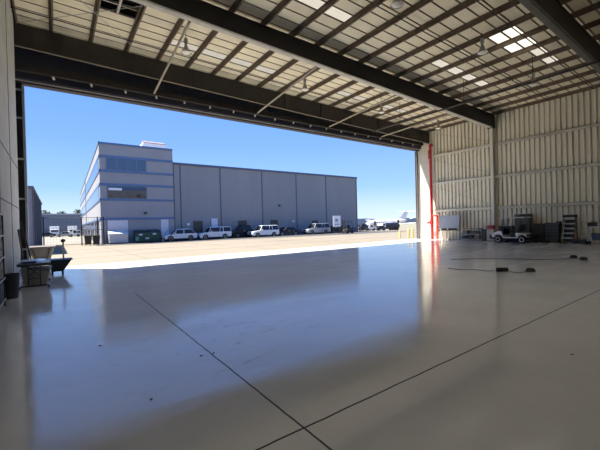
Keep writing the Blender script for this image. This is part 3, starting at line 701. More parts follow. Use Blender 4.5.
# ------------------------------------------------------------------ white office block with blue bands
G = -.31
blk = thing('office_building', 'three storey pale office block with blue bands and ribbon windows', 'building', (4.7, 50, G))
bw = mat('stucco', (.285, .29, .305), .8, var=.05, scale=.5)
blue = mat('blue_band', (.085, .16, .30), .5, var=.08)
gl = mat('blue_glass', (.05, .09, .16), .08, .0, var=.1, spec=.9)
gl2 = mat('interior_glass', (.13, .12, .10), .15, var=.2)
H1 = 13.1
x1 = 9.12; yL = 81; sk = .024
foot = [(0, 0), (x1, 0), (x1, 30), (yL*sk+6, yL), (yL*sk, yL)]
MB().prism([(a, b, 0) for a, b in foot], (0, 0, H1)).build('wall', bw, blk)
def band(z0, z1):
    q = MB(); q.b2((-.06, -.07, z0), (x1+.02, .02, z1))
    q.loft([[(-.07, -.07, z0), (.02, -.07, z0), (.02, -.07, z1), (-.07, -.07, z1)], [(yL*sk-.07, yL, z0), (yL*sk+.02, yL, z0), (yL*sk+.02, yL, z1), (yL*sk-.07, yL, z1)]])
    q.build('blue_band', blue, blk)
for z0, z1 in ((12.85, 13.12), (11.14, 11.46), (9.29, 9.58), (7.55, 7.83), (5.59, 5.86), (3.08, 3.36)): band(z0, z1)
def win(name, xa, xb, za, zb_, m, mull):
    f = MB().b2((xa, -.05, za), (xb, .02, zb_)).build(name, m, blk)
    q = MB()
    for i in range(mull+1):
        x = xa+(xb-xa)*i/mull; q.b2((x-.035, -.08, za), (x+.035, -.04, zb_))
    q.b2((xa, -.08, za), (xb, -.04, za+.06)); q.build('mullions', mat('mullion', (.16, .2, .25), .4), f)
    return f
win('window', .8, 5.55, 9.58, 11.14, gl, 4)
w2 = win('window', .8, 5.55, 5.86, 7.55, gl2, 1)
MB().b2((.8, -.065, 7.0), (5.55, -.05, 7.5)).build('upper_panes', gl, w2)
MB().b2((.95, -.08, 6.95), (2.5, -.065, 7.25)).build('bright_blind', whitep, w2)
# ribbon windows on the side street
for z0, z1 in ((9.58, 11.14), (5.86, 7.55)):
    for ya, yb_ in ((1.2, 38.5), (40.5, 79)):
        q = MB(); q.loft([[(ya*sk-.05, ya, z0), (ya*sk+.05, ya, z0), (ya*sk+.05, ya, z1), (ya*sk-.05, ya, z1)], [(yb_*sk-.05, yb_, z0), (yb_*sk+.05, yb_, z0), (yb_*sk+.05, yb_, z1), (yb_*sk-.05, yb_, z1)]])
        q.build('ribbon_window', gl, blk)
for ya, yb_ in ((3, 12), (14, 24), (26, 37), (42, 55), (58, 72)):
    q = MB(); q.loft([[(ya*sk-.05, ya, .2), (ya*sk+.05, ya, .2), (ya*sk+.05, ya, 3.0), (ya*sk-.05, ya, 3.0)], [(yb_*sk-.05, yb_, .2), (yb_*sk+.05, yb_, .2), (yb_*sk+.05, yb_, 3.0), (yb_*sk-.05, yb_, 3.0)]])
    q.build('ground_floor_opening', mat('shop_glass', (.03, .035, .045), .2), blk)
q = MB(); q.box((39.5*sk-.05, 39.5, 6.5), (.12, .3, 13)); q.build('wall_joint', mat('joint_grey', (.25, .25, .27)), blk)
d = MB().b2((.75, -.06, 0), (3.1, .02, 3.02)).build('roller_door', mat('door_white', (.62, .62, .66), .5, var=.04), blk)
q = MB()
for i in range(11): q.b2((.77, -.075, .1+i*.27), (3.08, -.06, .12+i*.27))
q.build('slat_line', mat('slat', (.5, .5, .54)), d)
d = MB().b2((7.3, -.07, .35), (8.3, .02, 3.05)).build('door', mat('door_white', (.62, .62, .66)), blk)
MB().b2((8.1, -.1, 1.35), (8.16, -.07, 1.5)).build('handle', dark, d)
for x, z in ((5.3, 3.85), (4.55, 6.15)): MB().b2((x-.16, -.3, z), (x+.16, 0, z+.22)).build('wall_light', black, blk)
MB().b2((.0, -.1, 0), (.5, 0, 3.0)).build('corner_pier', mat('pier', (.40, .39, .40)), blk)
# rooftop unit
t = thing('rooftop_unit', 'white rooftop air handling unit with red trim above the office block', 'air unit', (11.75, 53, H1+G+.02))
MB().loft([[(-1.9, -1.5, 0), (2.1, -1.5, 0), (2.1, 1.5, 0), (-1.9, 1.5, 0)], [(-1.3, -1.3, 1.1), (1.5, -1.3, 1.1), (1.5, 1.3, 1.1), (-1.3, 1.3, 1.1)]]).build('housing', whitep, t, bevel=.05)
for x in (-1.0, 0, 1.1): MB().tube((x, 0, 1.1), (x, 0, 1.4), .35, 16).build('fan', mat('fan_red', (.55, .35, .32)), t)
MB().b2((-1.45, -1.42, .85), (1.65, -1.3, .95)).build('red_trim', mat('fan_red', (.55, .35, .32)), t)
# ------------------------------------------------------------------ grey warehouse
hall = thing('warehouse', 'long tall grey warehouse with vertical joints beyond the parked cars', 'building', (13.9, 50, G))
hg = mat('warehouse_grey', (.245, .25, .26), .7, var=.05, scale=.3, stretch=(1, 1, .2))
Lh = 37.2; Hh = 11.28
MB().b2((0, .25, 0), (Lh, 45, Hh-.05)).build('wall', hg, hall)
q = MB()
x = 0.1
while x < Lh-.1:
    q.b2((x, .235, .3), (x+.05, .26, Hh-.3)); x += .45
q.build('panel_ribs', hg, hall)
MB().b2((-.02, .12, Hh-.3), (Lh+.05, 45.1, Hh)).build('roof_trim', mat('trim_blue', (.07, .10, .17), .5), hall)
MB().b2((0, .18, 0), (Lh, .26, .9)).build('base_course', mat('base_blue', (.09, .10, .14), .6), hall)
for xj in (.05, 1.0, 7.15, 14.6, 21.7, 28.75, 37.0):
    MB().b2((xj-.09, .2, 0), (xj+.09, .26, Hh-.3)).build('vertical_joint', mat('joint_dark2', (.09, .10, .12), .6), hall)
for xa, xb, za, zb_ in ((2.75, 4.1, 1.0, 2.75), (10.1, 11.5, .9, 2.7), (16.1, 17.5, 1.3, 2.7), (25.2, 26.5, 1.6, 2.45)):
    w = MB().b2((xa, .12, za), (xb, .22, zb_)).build('louvre', mat('louvre_dark', (.035, .033, .035), .5), hall)
    q = MB()
    for i in range(6): q.b2((xa, .08, za+.1+i*(zb_-za-.1)/6), (xb, .12, za+.14+i*(zb_-za-.1)/6))
    q.build('louvre_blades', mat('louvre_grey', (.11, .105, .10), .5), w)
for xa, z, w_, hh_ in ((1.75, 2.3, .45, .35), (5.5, 2.0, 1.0, 1.3), (20.6, 2.4, .4, .4), (30.2, 2.45, .35, .45)):
    MB().b2((xa, .1, z-.2), (xa+w_, .14, z-.2+hh_)).build('wall_sign', mat('sign_white', (.62, .64, .7), .5), hall)
MB().b2((17.8, -.05, 5.05), (18.05, .2, 5.3)).build('wall_light', black, hall)
q = MB(); q.tube((33.5, 8, Hh), (33.5, 8, Hh+1.2), .06).tube((36, 9, Hh), (36, 9, Hh+1.5), .05).b2((33.2, 7.9, Hh+.8), (33.8, 8.1, Hh+1.1))
q.build('roof_antenna', dark, hall)
# ------------------------------------------------------------------ bins and fence
t = thing('white_dumpster', 'white dumpster in front of the office roller door', 'dumpster', (6.4, 48.6, G))
wd = mat('dumpster_white', (.55, .55, .57), .5, var=.06)
MB().loft([[(-.95, -.6, .15), (1.05, -.6, .15), (1.05, .7, .15), (-.95, .7, .15)], [(-1.05, -.75, 1.25), (1.1, -.75, 1.25), (1.1, .75, 1.25), (-1.05, .75, 1.25)], [(-1.05, -.6, 1.35), (1.1, -.6, 1.35), (1.1, .75, 1.65), (-1.05, .75, 1.65)]]).build('body', wd, t, bevel=.02)
MB().b2((-1.08, -.78, 1.2), (1.13, -.7, 1.3)).build('rim', wd, t)
for s in (-.97, 1.02): MB().b2((s-.08, -.4, .6), (s+.08, .3, .78)).build('fork_pocket', wd, t)
for sx in (-.8, .85):
    for sy in (-.5, .5): MB().tube((sx-.04, sy, .09), (sx+.04, sy, .09), .09, 12).build('caster', rubber, t)
t = thing('green_dumpster', 'dark green dumpster with white stickers next to the white dumpster', 'dumpster', (9.95, 48.95, G))
gd = mat('dumpster_green', (.022, .085, .055), .5, var=.15)
MB().loft([[(-1.5, -.7, .12), (1.5, -.7, .12), (1.5, .7, .12), (-1.5, .7, .12)], [(-1.6, -.8, 1.3), (1.6, -.8, 1.3), (1.6, .8, 1.3), (-1.6, .8, 1.3)]]).build('body', gd, t, bevel=.02)
for s in (-.8, .8): MB().loft([[(s-.78, -.84, 1.31), (s+.78, -.84, 1.31), (s+.78, .84, 1.31), (s-.78, .84, 1.31)], [(s-.7, -.3, 1.62), (s+.7, -.3, 1.62), (s+.7, .8, 1.7), (s-.7, .8, 1.7)]]).build('lid', mat('lid_dark', (.02, .03, .03), .5), t, bevel=.02)
for x, z in ((-.95, .95), (-.15, .45), (.75, 1.0)): MB().b2((x-.22, -.80, z), (x+.22, -.76, z+.22)).build('sticker', mat('sign_white', (.62, .64, .7)), t)
MB().b2((-1.6, -.83, .3), (-1.2, -.74, .75)).build('pocket_plate', mat('pale_green', (.15, .32, .25), .5), t)
for s in (-1.62, 1.62): MB().b2((s-.07, -.5, .7), (s+.07, .4, .9)).build('fork_pocket', gd, t)
o = MB().lathe([(.005, 0), (.09, 0), (.09, 1.35), (.05, 1.42), (.005, 1.42)], n=14).build('bollard', mat('bollard_pale', (.45, .42, .36), .6), loc=(11.72, 48.0, G), smooth=True); tag(o, 'pale bollard at the right end of the green dumpster', 'bollard')
t = thing('chain_link_fence', 'dark chain link fence with tall posts left of the white dumpster', 'fence', (.9, 49.3, G))
for x in (-2.05, 1.67, 3.36, 4.02): MB().tube((x, 0, 0), (x, 0, 3.5), .07, 10).build('post', dark, t)
q = MB()
for z in (.15, 1.9, 3.4): q.tube((-2.05, 0, z), (4.02, 0, z), .03, 6)
q.build('rail', dark, t)
q = MB(); x = -2.05
while x < 3.95:
    q.beam((x, .02, .1), (x, .02, 3.4), .010, .010); x += .3
for i in range(10): q.beam((-2.05, .03, .2+i*.33), (4.02, .03, .2+i*.33), .010, .010)
stuff(q.build('wire_mesh', dark, t))
MB().b2((2.3, -.1, 1.9), (3.0, -.06, 2.4)).build('notice_board', whitep, t)
t = thing('black_bin', 'black wheeled bin in front of the fence, left one of two', 'bin', (3.15, 48.5, G), group='black bins at the fence')
MB().loft([[(-.3, -.35, .1), (.3, -.35, .1), (.3, .35, .1), (-.3, .35, .1)], [(-.38, -.42, 1.1), (.38, -.42, 1.1), (.38, .42, 1.1), (-.38, .42, 1.1)]]).build('body', black, t, bevel=.02)
MB().b2((-.4, -.46, 1.1), (.4, .45, 1.2)).build('lid', black, t, bevel=.02)
for s in (-.3, .3): MB().tube((s-.04, .3, .12), (s+.04, .3, .12), .12, 12).build('wheel', rubber, t)
c2 = copy_tree(t); c2.location.x = 4.02; c2['label'] = 'black wheeled bin in front of the fence, right one of two'
t = thing('traffic_sign', 'white sign board on two legs right of the silver car', 'sign', (38.2, 42.3, G))
MB().b2((-.9, -.03, 1.25), (.75, .03, 3.1)).build('board', whitep, t)
for s in (-.7, .55): MB().tube((s, .05, 0), (s, .05, 3.1), .04, 8).build('leg', dark, t)
q = MB().b2((-.45, -.04, 2.1), (.1, -.03, 2.6)).b2((-.6, -.04, 1.6), (.4, -.03, 1.75)); q.build('dark_mark', mat('mark_grey', (.25, .27, .33)), t)
# ------------------------------------------------------------------ vehicles
carw = mat('car_white', (.70, .71, .73), .25, var=.02, coat=.6)
cars_ = mat('car_silver', (.30, .33, .37), .25, .3, var=.03, coat=.6)
carb = mat('car_black', (.010, .011, .014), .45, var=.1, spec=.25)
carn = mat('car_navy', (.014, .019, .033), .45, var=.1, spec=.3)
cgl = mat('car_glass', (.015, .018, .025), .12, var=.1, spec=.35)
lamp_r = mat('tail_red', (.35, .02, .02), .3); lamp_w = mat('head_lamp', (.7, .72, .75), .15)
def vehicle(name, label, cat, x, y, L, Wd, Ht, kind, m, flip=False, group=None, z=None):
    """nose towards -x"""
    t = thing(name, label, cat, (x, y, gz(y) if z is None else z), PI if flip else 0, group)
    hw = Wd/2; r = .36 if kind != 'sedan' else .33; belt = Ht*.60 if kind != 'sedan' else Ht*.62
    a = L*.18; b = L*.79; lo = .28
    hood = belt-.05 if kind != 'sedan' else belt-.10
    if kind == 'pickup': hood = belt
    pts = [(.04, lo), (a-r-.06, lo)]
    for i in range(7): an = PI-i*PI/6; pts.append((a+(r+.05)*math.cos(an), .36+(r+.05)*math.sin(an)))
    pts += [(a+r+.06, lo), (b-r-.06, lo)]
    for i in range(7): an = PI-i*PI/6; pts.append((b+(r+.05)*math.cos(an), .36+(r+.05)*math.sin(an)))
    pts += [(b+r+.06, lo), (L-.05, lo+.08), (L, .55), (L-.02, belt-.05), (L-.08, belt)]
    pts += [(L*.30, belt), (L*.26, hood), (.22, hood-.12), (.03, hood-.28), (0, .55)]
    MB().prism([(p-L/2, -hw, q) for p, q in pts], (0, Wd, 0)).build('body', m, t, bevel=.07, seg=2)
    if kind == 'suv': c0, c1, d0, d1 = .27, .985, .36, .94
    elif kind == 'hatch': c0, c1, d0, d1 = .25, .95, .40, .80
    elif kind == 'pickup': c0, c1, d0, d1 = .28, .66, .36, .63
    elif kind == 'pickupcap': c0, c1, d0, d1 = .28, .99, .36, .97
    else: c0, c1, d0, d1 = .26, .86, .40, .70
    X = lambda u: u*L-L/2
    iw = hw-.05; tw = hw-.17; zt = Ht-.06
    MB().loft([[(X(c0), -iw, belt-.02), (X(c1), -iw, belt-.02), (X(c1), iw, belt-.02), (X(c0), iw, belt-.02)], [(X(d0), -tw, zt), (X(d1), -tw, zt), (X(d1), tw, zt), (X(d0), tw, zt)]]).build('windows', cgl, t)
    MB().loft([[(X(d0)-.06, -tw-.02, zt-.05), (X(d1)+.06, -tw-.02, zt-.05), (X(d1)+.06, tw+.02, zt-.05), (X(d0)-.06, tw+.02, zt-.05)], [(X(d0)+.1, -tw+.05, Ht), (X(d1)-.08, -tw+.05, Ht), (X(d1)-.08, tw-.05, Ht), (X(d0)+.1, tw-.05, Ht)]]).build('roof', m, t, bevel=.02)
    for s in (-1, 1):
        us = [(c0, d0), (c1, d1)] + [((c0+c1)/2-.02, (d0+d1)/2-.01)]
        if kind in ('suv', 'pickupcap'): us.append((.74, .73))
        for u0, u1 in us: MB().beam((X(u0), s*iw, belt-.02), (X(u1), s*(tw+.01), zt), .09, .04).build('pillar', m, t)
        q = MB().loft([[(X(c0+.07)-.1, s*hw, belt+.02), (X(c0+.07)+.1, s*hw, belt+.02), (X(c0+.07)+.08, s*(hw+.18), belt+.02), (X(c0+.07)-.06, s*(hw+.18), belt+.02)], [(X(c0+.07)-.1, s*hw, belt+.17), (X(c0+.07)+.1, s*hw, belt+.17), (X(c0+.07)+.08, s*(hw+.18), belt+.17), (X(c0+.07)-.06, s*(hw+.18), belt+.17)]]); q.build('mirror', m, t)
        for xx in (a, b):
            w = MB().lathe([(.2, -.11), (r-.05, -.115), (r, -.07), (r, .07), (r-.05, .115), (.2, .11)], c=(xx-L/2, s*(hw-.12), r), axis='Y', n=22).build('wheel', rubber, t, smooth=True)
            h_ = MB().lathe([(.01, -.10), (r*.6, -.112), (r*.64, -.1), (r*.64, .1), (r*.6, .112), (.01, .10)], c=(xx-L/2, s*(hw-.12), r), axis='Y', n=18).build('rim', chrome if m is not carb else galv, w, smooth=True)
        MB().box((-L/2+.1, s*(hw-.22), hood-.28), (.2, .36, .14)).build('headlight', lamp_w, t, bevel=.03)
        MB().box((L/2-.04, s*(hw-.1), belt-.18), (.12, .18, .3)).build('tail_light', lamp_r, t, bevel=.02)
        for u in ((c0+c1)/2-.06, (c0+c1)/2+.14): MB().box((X(u), s*(hw+.005), belt-.12), (.18, .03, .035)).build('door_handle', chrome, t)
        MB().b2((-L/2+a+r+.1, s*hw-.02, .26), (-L/2+b-r-.1, s*hw+.02, .36)).build('sill', black, t)
    MB().b2((-L/2-.04, -hw+.1, .3), (-L/2+.1, hw-.1, .5)).build('front_bumper', black, t, bevel=.03)
    MB().b2((L/2-.1, -hw+.1, .35), (L/2+.05, hw-.1, .52)).build('rear_bumper', black, t, bevel=.03)
    MB().b2((-L/2-.015, -.45, .6), (-L/2+.05, .45, .8)).build('grille', black, t)
    if kind == 'pickup': MB().b2((X(.67), -hw+.1, belt-.02), (X(.97), hw-.1, belt+.012)).build('bed_cover', black, t)
    return t
vehicle('hatchback', 'white hatchback crossover parked at the left end of the car row', 'car', 14.1, 48.6, 4.5, 1.85, 1.66, 'hatch', carw)
vehicle('pickup_truck', 'long white pickup with dark roofed cap between white hatchback and black truck', 'truck', 19.0, 48.3, 4.9, 1.9, 1.82, 'pickupcap', carw)
vehicle('pickup_truck', 'black pickup truck parked between two white vehicles', 'truck', 24.3, 48.85, 4.9, 1.95, 1.95, 'pickup', carb, flip=False)
vehicle('suv', 'white sport utility car parked right of the black pickup', 'car', 26.5, 46.6, 4.7, 1.9, 1.83, 'suv', carw)
vehicle('sedan', 'dark sedan parked between the white and the silver sport utility cars', 'car', 31.2, 47.2, 4.4, 1.85, 1.46, 'sedan', carn)
vehicle('suv', 'silver sport utility car parked near the right end of the warehouse', 'car', 37.0, 46.5, 5.0, 1.95, 1.9, 'suv', cars_)
vehicle('sedan', 'black sedan parked between the silver car and the white sign board', 'car', 42.4, 47.2, 4.4, 1.85, 1.42, 'sedan', carb)
# forklift
t = thing('forklift', 'dark forklift standing right of the white sign board', 'forklift', (40.6, 42.4, gz(42.4)), PI)
MB().loft([[(-.9, -.5, .25), (.8, -.5, .25), (.8, .5, .25), (-.9, .5, .25)], [(-.9, -.5, .95), (.5, -.5, .8), (.5, .5, .8), (-.9, .5, .95)]]).build('body', black, t, bevel=.04)
q = MB()
for s in (-.45, .45): q.path([(-.75, s, .9), (-.6, s, 2.05), (.45, s, 2.05), (.6, s, .75)], .035, 6)
q.build('cage', dark, t)
MB().b2((-.65, -.5, 2.03), (.5, .5, 2.09)).build('cage_roof', dark, t)
q = MB()
for s in (-.3, .3): q.b2((.82, s-.05, .1), (.95, s+.05, 2.3))
q.b2((.85, -.3, 2.2), (.92, .3, 2.3)).b2((.85, -.3, 1.1), (.92, .3, 1.2)); q.build('mast', dark, t)
for s in (-.25, .25): MB().b2((.95, s-.06, .1), (1.9, s+.06, .15)).build('fork', galv, t)
for xx in (-.6, .5):
    for s in (-.5, .5): MB().tube((xx, s-.1, .27), (xx, s+.1, .27), .27, 18).build('wheel', rubber, t)
MB().b2((-.4, -.25, .9), (-.1, .25, 1.4)).build('seat', black, t)
# ------------------------------------------------------------------ aircraft and ramp vehicles
t = thing('jet_airplane', 'white business jet with tall T tail parked far off on the apron', 'airplane', (79.5, 75, -1.55))
aw = mat('jet_white', (.78, .77, .76), .35, var=.02)
def ring(x, zc, ry, rz_, n=20): return [(x, ry*math.cos(2*PI*i/n), zc+rz_*math.sin(2*PI*i/n)) for i in range(n)]
MB().loft([ring(0, 2.05, .05, .05), ring(.4, 2.1, .42, .38), ring(1.3, 2.3, .82, .75), ring(2.8, 2.5, 1.1, 1.1), ring(5, 2.55, 1.15, 1.15), ring(13.5, 2.6, 1.15, 1.15), ring(17, 2.95, .85, .8), ring(20, 3.3, .4, .38), ring(21.3, 3.4, .1, .1)]).build('fuselage', aw, t, smooth=True)
def wing(name, root, tip, cr_, ct, th, parent):
    r0 = Vector(root); t0 = Vector(tip)
    if abs(t0.z-r0.z) > abs(t0.y-r0.y): o_ = Vector((0, th, 0))
    else: o_ = Vector((0, 0, th))
    def sec(p, c): return [p, p+Vector((c*.3, 0, 0))+o_*.5, p+Vector((c, 0, 0)), p+Vector((c*.3, 0, 0))-o_*.5]
    return MB().loft([sec(r0, cr_), sec(t0, ct)]).build(name, aw, parent)
for s in (-1, 1):
    wing('wing', (8, s*.9, 1.8), (12.5, s*9.5, 2.4), 4.2, 1.4, .35, t)
    wing('tailplane', (20.3, s*.1, 6.35), (22.2, s*3.9, 6.5), 1.9, 1.0, .16, t)
    e = MB().lathe([(.3, 0), (.56, .1), (.62, .8), (.6, 2.4), (.42, 3.4), (.3, 3.5)], c=(14.0, s*1.9, 3.1), axis='X', n=18).build('engine', aw, t, smooth=True)
    MB().lathe([(.02, -.02), (.5, -.02), (.5, .06), (.02, .06)], c=(14.02, s*1.9, 3.1), axis='X', n=18).build('intake', black, e)
    MB().b2((14.8, min(s*.9, s*1.5), 3.0), (16.8, max(s*.9, s*1.5), 3.15)).build('engine_pylon', aw, t)
wing('fin', (16.2, 0, 3.3), (20.2, 0, 6.5), 4.2, 2.0, .3, t)
for i in range(9):
    for s in (-1, 1): MB().box((4.4+i*1.05, s*1.13, 2.9), (.4, .08, .3)).build('cabin_window', cgl, t, bevel=.03)
MB().box((1.75, 0, 2.92), (.7, 1.3, .3)).build('cockpit_window', cgl, t, bevel=.04)
MB().b2((3.0, -1.17, 1.9), (3.8, -1.0, 3.3)).build('open_door', black, t)
for x, y in ((2.4, 0), (10.5, -1.3), (10.5, 1.3)):
    l = MB().tube((x, y, .3), (x, y, 1.7), .09, 8).build('landing_gear', galv, t)
    for s in (-.14, .14): MB().tube((x, y+s-.08, .3), (x, y+s+.08, .3), .3, 16).build('wheel', rubber, l)
vehicle('van', 'dark van at the right corner of the warehouse', 'van', 62.0, 60, 3.4, 1.8, 1.7, 'suv', carn, z=gz(60, 62))
vehicle('pickup_truck', 'white pickup in front of the jet nose', 'truck', 66.0, 61.0, 4.0, 1.9, 1.6, 'pickup', carw, z=gz(60, 66))
vehicle('sedan', 'dark sedan on the apron in front of the jet cabin', 'car', 71.0, 62, 4.3, 1.85, 1.4, 'sedan', carn, z=gz(60, 71))
t = thing('fuel_truck', 'dark tank truck with white cab standing under the jet engines', 'truck', (78.0, 64.0, gz(60, 78)))
MB().loft([[(-2.6, -1.0, .8), (3.2, -1.0, .8), (3.2, 1.0, .8), (-2.6, 1.0, .8)], [(-2.6, -1.15, 1.6), (3.2, -1.15, 1.6), (3.2, 1.15, 1.6), (-2.6, 1.15, 1.6)], [(-2.5, -.7, 2.25), (3.1, -.7, 2.25), (3.1, .7, 2.25), (-2.5, .7, 2.25)]]).build('tank', carn, t, bevel=.1)
MB().loft([[(-4.4, -1, .6), (-2.8, -1, .6), (-2.8, 1, .6), (-4.4, 1, .6)], [(-4.4, -1, 1.3), (-2.8, -1, 1.3), (-2.8, 1, 1.3), (-4.4, 1, 1.3)], [(-3.9, -.9, 2.2), (-2.8, -.9, 2.2), (-2.8, .9, 2.2), (-3.9, .9, 2.2)]]).build('cab', carw, t, bevel=.06)
MB().b2((-3.95, -.98, 1.4), (-3.1, .98, 2.0)).build('cab_window', cgl, t)
MB().b2((-4.3, -.8, .5), (3.2, .8, .8)).build('chassis', black, t)
for xx in (-3.6, 1.2, 2.3):
    for s in (-.9, .9): MB().tube((xx, s-.14, .45), (xx, s+.14, .45), .45, 18).build('wheel', rubber, t)
# yellow bollards at the door
for x, y, hh, lb in ((28.2, 21.9, .68, 'short yellow bollard standing alone left of the yellow pair outside the door'), (28.35, 20.95, .95, 'yellow bollard, left one of the pair by the right jamb'), (29.0, 20.95, .95, 'yellow bollard, right one of the pair by the right jamb')):
    o = MB().lathe([(.005, 0), (.085, 0), (.085, hh-.1), (.06, hh-.02), (.005, hh)], n=16).build('bollard', yellow, loc=(x, y, gz(y)), smooth=True); tag(o, lb, 'bollard', 'yellow bollards')
# ------------------------------------------------------------------ street beyond on the left
t = thing('neighbour_building', 'grey blue ribbed metal building just outside the left jamb', 'building', (-1.45, 33, G))
nb = mat('neighbour_metal', (.26, .28, .33), .6, var=.08)
MB().b2((-12, 0, 0), (0, 21, 5.2)).build('wall', nb, t)
for y in (0, 3.4, 7, 10.6, 14.2, 18): MB().b2((-.02, y, 0), (.12, y+.22, 5.2)).build('downpipe', mat('downpipe', (.10, .11, .14)), t)
q = MB()
for i in range(20): q.b2((-.1-i*.55, -.05, 0), (.03-i*.55, .02, 5.2))
q.build('panel_ribs', mat('neighbour_rib', (.20, .21, .25)), t)
MB().b2((-12.1, -.1, 5.2), (.14, 21.1, 5.4)).build('roof_trim', mat('downpipe', (.10, .11, .14)), t)
t = thing('far_warehouse', 'long low blue grey warehouse closing the end of the side street', 'building', (2, 140, G))
fb = mat('far_blue', (.13, .165, .22), .7, var=.05)
MB().b2((-20, 0, 0), (12, 20, 7.2)).build('wall', fb, t)
MB().b2((-20.2, -.2, 7.0), (12.2, 20.2, 7.4)).build('roof_trim', mat('far_trim', (.35, .37, .40)), t)
q = MB()
for i in range(27): q.b2((-20+i*1.2, -.08, 0), (-19.9+i*1.2, 0, 7.0))
q.build('panel_ribs', mat('far_rib', (.16, .19, .25)), t)
MB().b2((-20, -.1, 2.6), (12, 0, 2.9)).build('belt_line', mat('far_rib', (.16, .19, .25)), t)
vehicle('sedan', 'dark sedan farthest left in the distant row down the side street', 'car', -2.2, 111, 4.4, 1.85, 1.45, 'sedan', carn, z=G)
def box_truck(x, y, lb):
    t = thing('box_truck', lb, 'truck', (x, y, G), 0)
    MB().b2((-1.1, -1.2, .6), (1.1, 4, 3.0)).build('cargo_box', whitep, t, bevel=.03)
    MB().loft([[(-1, -2.6, .4), (1, -2.6, .4), (1, -1.2, .4), (-1, -1.2, .4)], [(-1, -2.6, 1.2), (1, -2.6, 1.2), (1, -1.2, 1.2), (-1, -1.2, 1.2)], [(-.9, -2.0, 2.1), (.9, -2.0, 2.1), (.9, -1.2, 2.1), (-.9, -1.2, 2.1)]]).build('cab', carw, t, bevel=.05)
    MB().b2((-.85, -2.45, 1.3), (.85, -2.0, 1.95)).build('windscreen', cgl, t)
    for xx in (-.9, .9):
        for yy in (-1.9, 2.6): MB().tube((xx-.12, yy, .42), (xx+.12, yy, .42), .42, 16).build('wheel', rubber, t)
box_truck(-.3, 118, 'white box truck facing down the side street, left one of two')
box_truck(4.1, 122, 'white box truck facing down the side street, right one of two')
vehicle('sedan', 'grey sedan between the two distant white box trucks', 'car', 1.9, 112, 3.6, 1.85, 1.45, 'sedan', cars_, z=G)
vehicle('suv', 'pale car parked by the far corner of the office block', 'car', 4.0, 106, 2.6, 1.85, 1.7, 'suv', carw, z=G)
leaf = mat('leaves', (.05, .085, .03), .8, var=.4, scale=1.5); bark = mat('bark', (.10, .07, .05), .9)
def tree(x, y, hh, r, lb):
    t = thing('tree', lb, 'tree', (x, y, G))
    MB().tube((0, 0, 0), (0, 0, hh-r), .25, 8, .15).build('trunk', bark, t)
    q = MB(); rnd = random.Random(int(x*10)+int(y))
    for i in range(220):
        v = Vector((rnd.gauss(0, 1), rnd.gauss(0, 1), rnd.gauss(0, 1))).normalized()*r*rnd.uniform(.35, 1)
        v.z *= .75; s = rnd.uniform(.25, .55)
        q.box((v.x, v.y, hh-r*.6+v.z), (s, s, s*.25), Matrix.Rotation(rnd.uniform(0, 6), 3, Vector((rnd.random(), rnd.random(), rnd.random()+.1)).normalized()))
    q.build('foliage', leaf, t)
tree(-3.5, 166, 9.4, 2.6, 'green tree above the far warehouse next to the ribbed metal building')
tree(2.2, 169, 9.2, 2.2, 'green tree above the far warehouse roof, middle one of three')
tree(8.6, 170, 10.2, 2.8, 'green tree above the far warehouse, next to the office block')
# distant skyline on the right
t = thing('distant_terminal', 'low hazy airport terminal on the horizon behind the jet', 'building', (150, 300, -2.05))
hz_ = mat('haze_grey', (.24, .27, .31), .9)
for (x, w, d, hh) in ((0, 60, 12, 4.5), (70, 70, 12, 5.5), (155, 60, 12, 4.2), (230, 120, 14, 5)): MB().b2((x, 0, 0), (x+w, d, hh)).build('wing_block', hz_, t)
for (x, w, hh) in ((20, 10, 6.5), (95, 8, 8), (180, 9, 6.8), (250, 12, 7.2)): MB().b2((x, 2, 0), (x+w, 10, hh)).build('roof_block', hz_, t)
q = MB(); bm = q.bm; prev = None
hill = []
for i in range(60):
    x = -300+i*45; hh = 12+9*math.sin(i*.35)+5*math.sin(i*.9+1)
    hill.append((x, hh))
poly = [(-300, 900, -3)]+[(x, 900, hh) for x, hh in hill]+[(2355, 900, -3)]
q.loft([poly, [(a, b+120, c_*.6) for a, b, c_ in poly]])
struct(q.build('hills', mat('hill_haze', (.22, .28, .36), .95, scale=.01)))
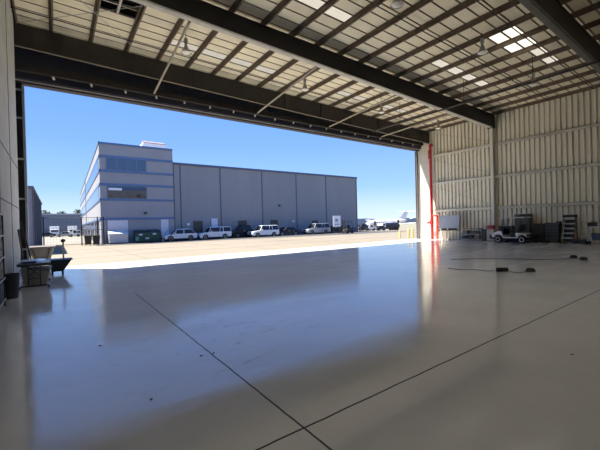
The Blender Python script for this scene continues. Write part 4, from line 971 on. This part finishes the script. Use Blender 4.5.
# ------------------------------------------------------------------ light, sky, camera
sd = Vector((-1.05, 1.0, 2.75)).normalized()
sl = bpy.data.lights.new('sun', 'SUN'); sl.energy = 12.0; sl.angle = R(.55); sl.color = (1, .93, .82)
so = bpy.data.objects.new('sun', sl); C.objects.link(so); so.rotation_euler = sd.to_track_quat('Z', 'Y').to_euler()
w = bpy.data.worlds.new('sky'); bpy.context.scene.world = w; w.use_nodes = True
nt = w.node_tree; nt.nodes.clear(); N = nt.nodes; L = nt.links
tc = N.new('ShaderNodeTexCoord'); sp = N.new('ShaderNodeSeparateXYZ'); L.new(tc.outputs['Generated'], sp.inputs[0])
rp = N.new('ShaderNodeValToRGB'); els = rp.color_ramp.elements
els[0].position = 0.0; els[0].color = (.66, .79, .93, 1); els[1].position = 1.0; els[1].color = (.09, .26, .72, 1)
for p, c_ in ((.04, (.55, .72, .93)), (.10, (.33, .56, .95)), (.22, (.21, .42, .95)), (.40, (.14, .33, .92))):
    e = els.new(p); e.color = (*c_, 1)
L.new(sp.outputs['Z'], rp.inputs['Fac'])
bg = N.new('ShaderNodeBackground'); ow = N.new('ShaderNodeOutputWorld'); bg.inputs['Strength'].default_value = .84
L.new(rp.outputs['Color'], bg.inputs['Color']); L.new(bg.outputs[0], ow.inputs['Surface'])
cam = bpy.data.cameras.new('camera'); co = bpy.data.objects.new('camera', cam); C.objects.link(co)
cam.sensor_width = 36; cam.lens = 338.66/600*36; cam.clip_end = 4000; cam.clip_start = .05
p, r, y = -.0053, .02655, -.62487
M = (Matrix.Rotation(y, 3, 'Z') @ Matrix.Rotation(p, 3, 'X') @ Matrix.Rotation(r, 3, 'Y'))
rt, fw_, up = M @ Vector((1, 0, 0)), M @ Vector((0, 1, 0)), M @ Vector((0, 0, 1))
RM = Matrix((rt, up, -fw_)).transposed()
co.matrix_world = Matrix.Translation((0, 0, 1.7)) @ RM.to_4x4()
sc = bpy.context.scene; sc.camera = co
sc.cycles.diffuse_bounces = 8; sc.cycles.max_bounces = 14
vs_ = sc.view_settings; vs_.view_transform = 'Standard'; vs_.look = 'None'; vs_.gamma = 1; vs_.exposure = 0.62
try: vs_.use_curve_mapping = False
except Exception: pass
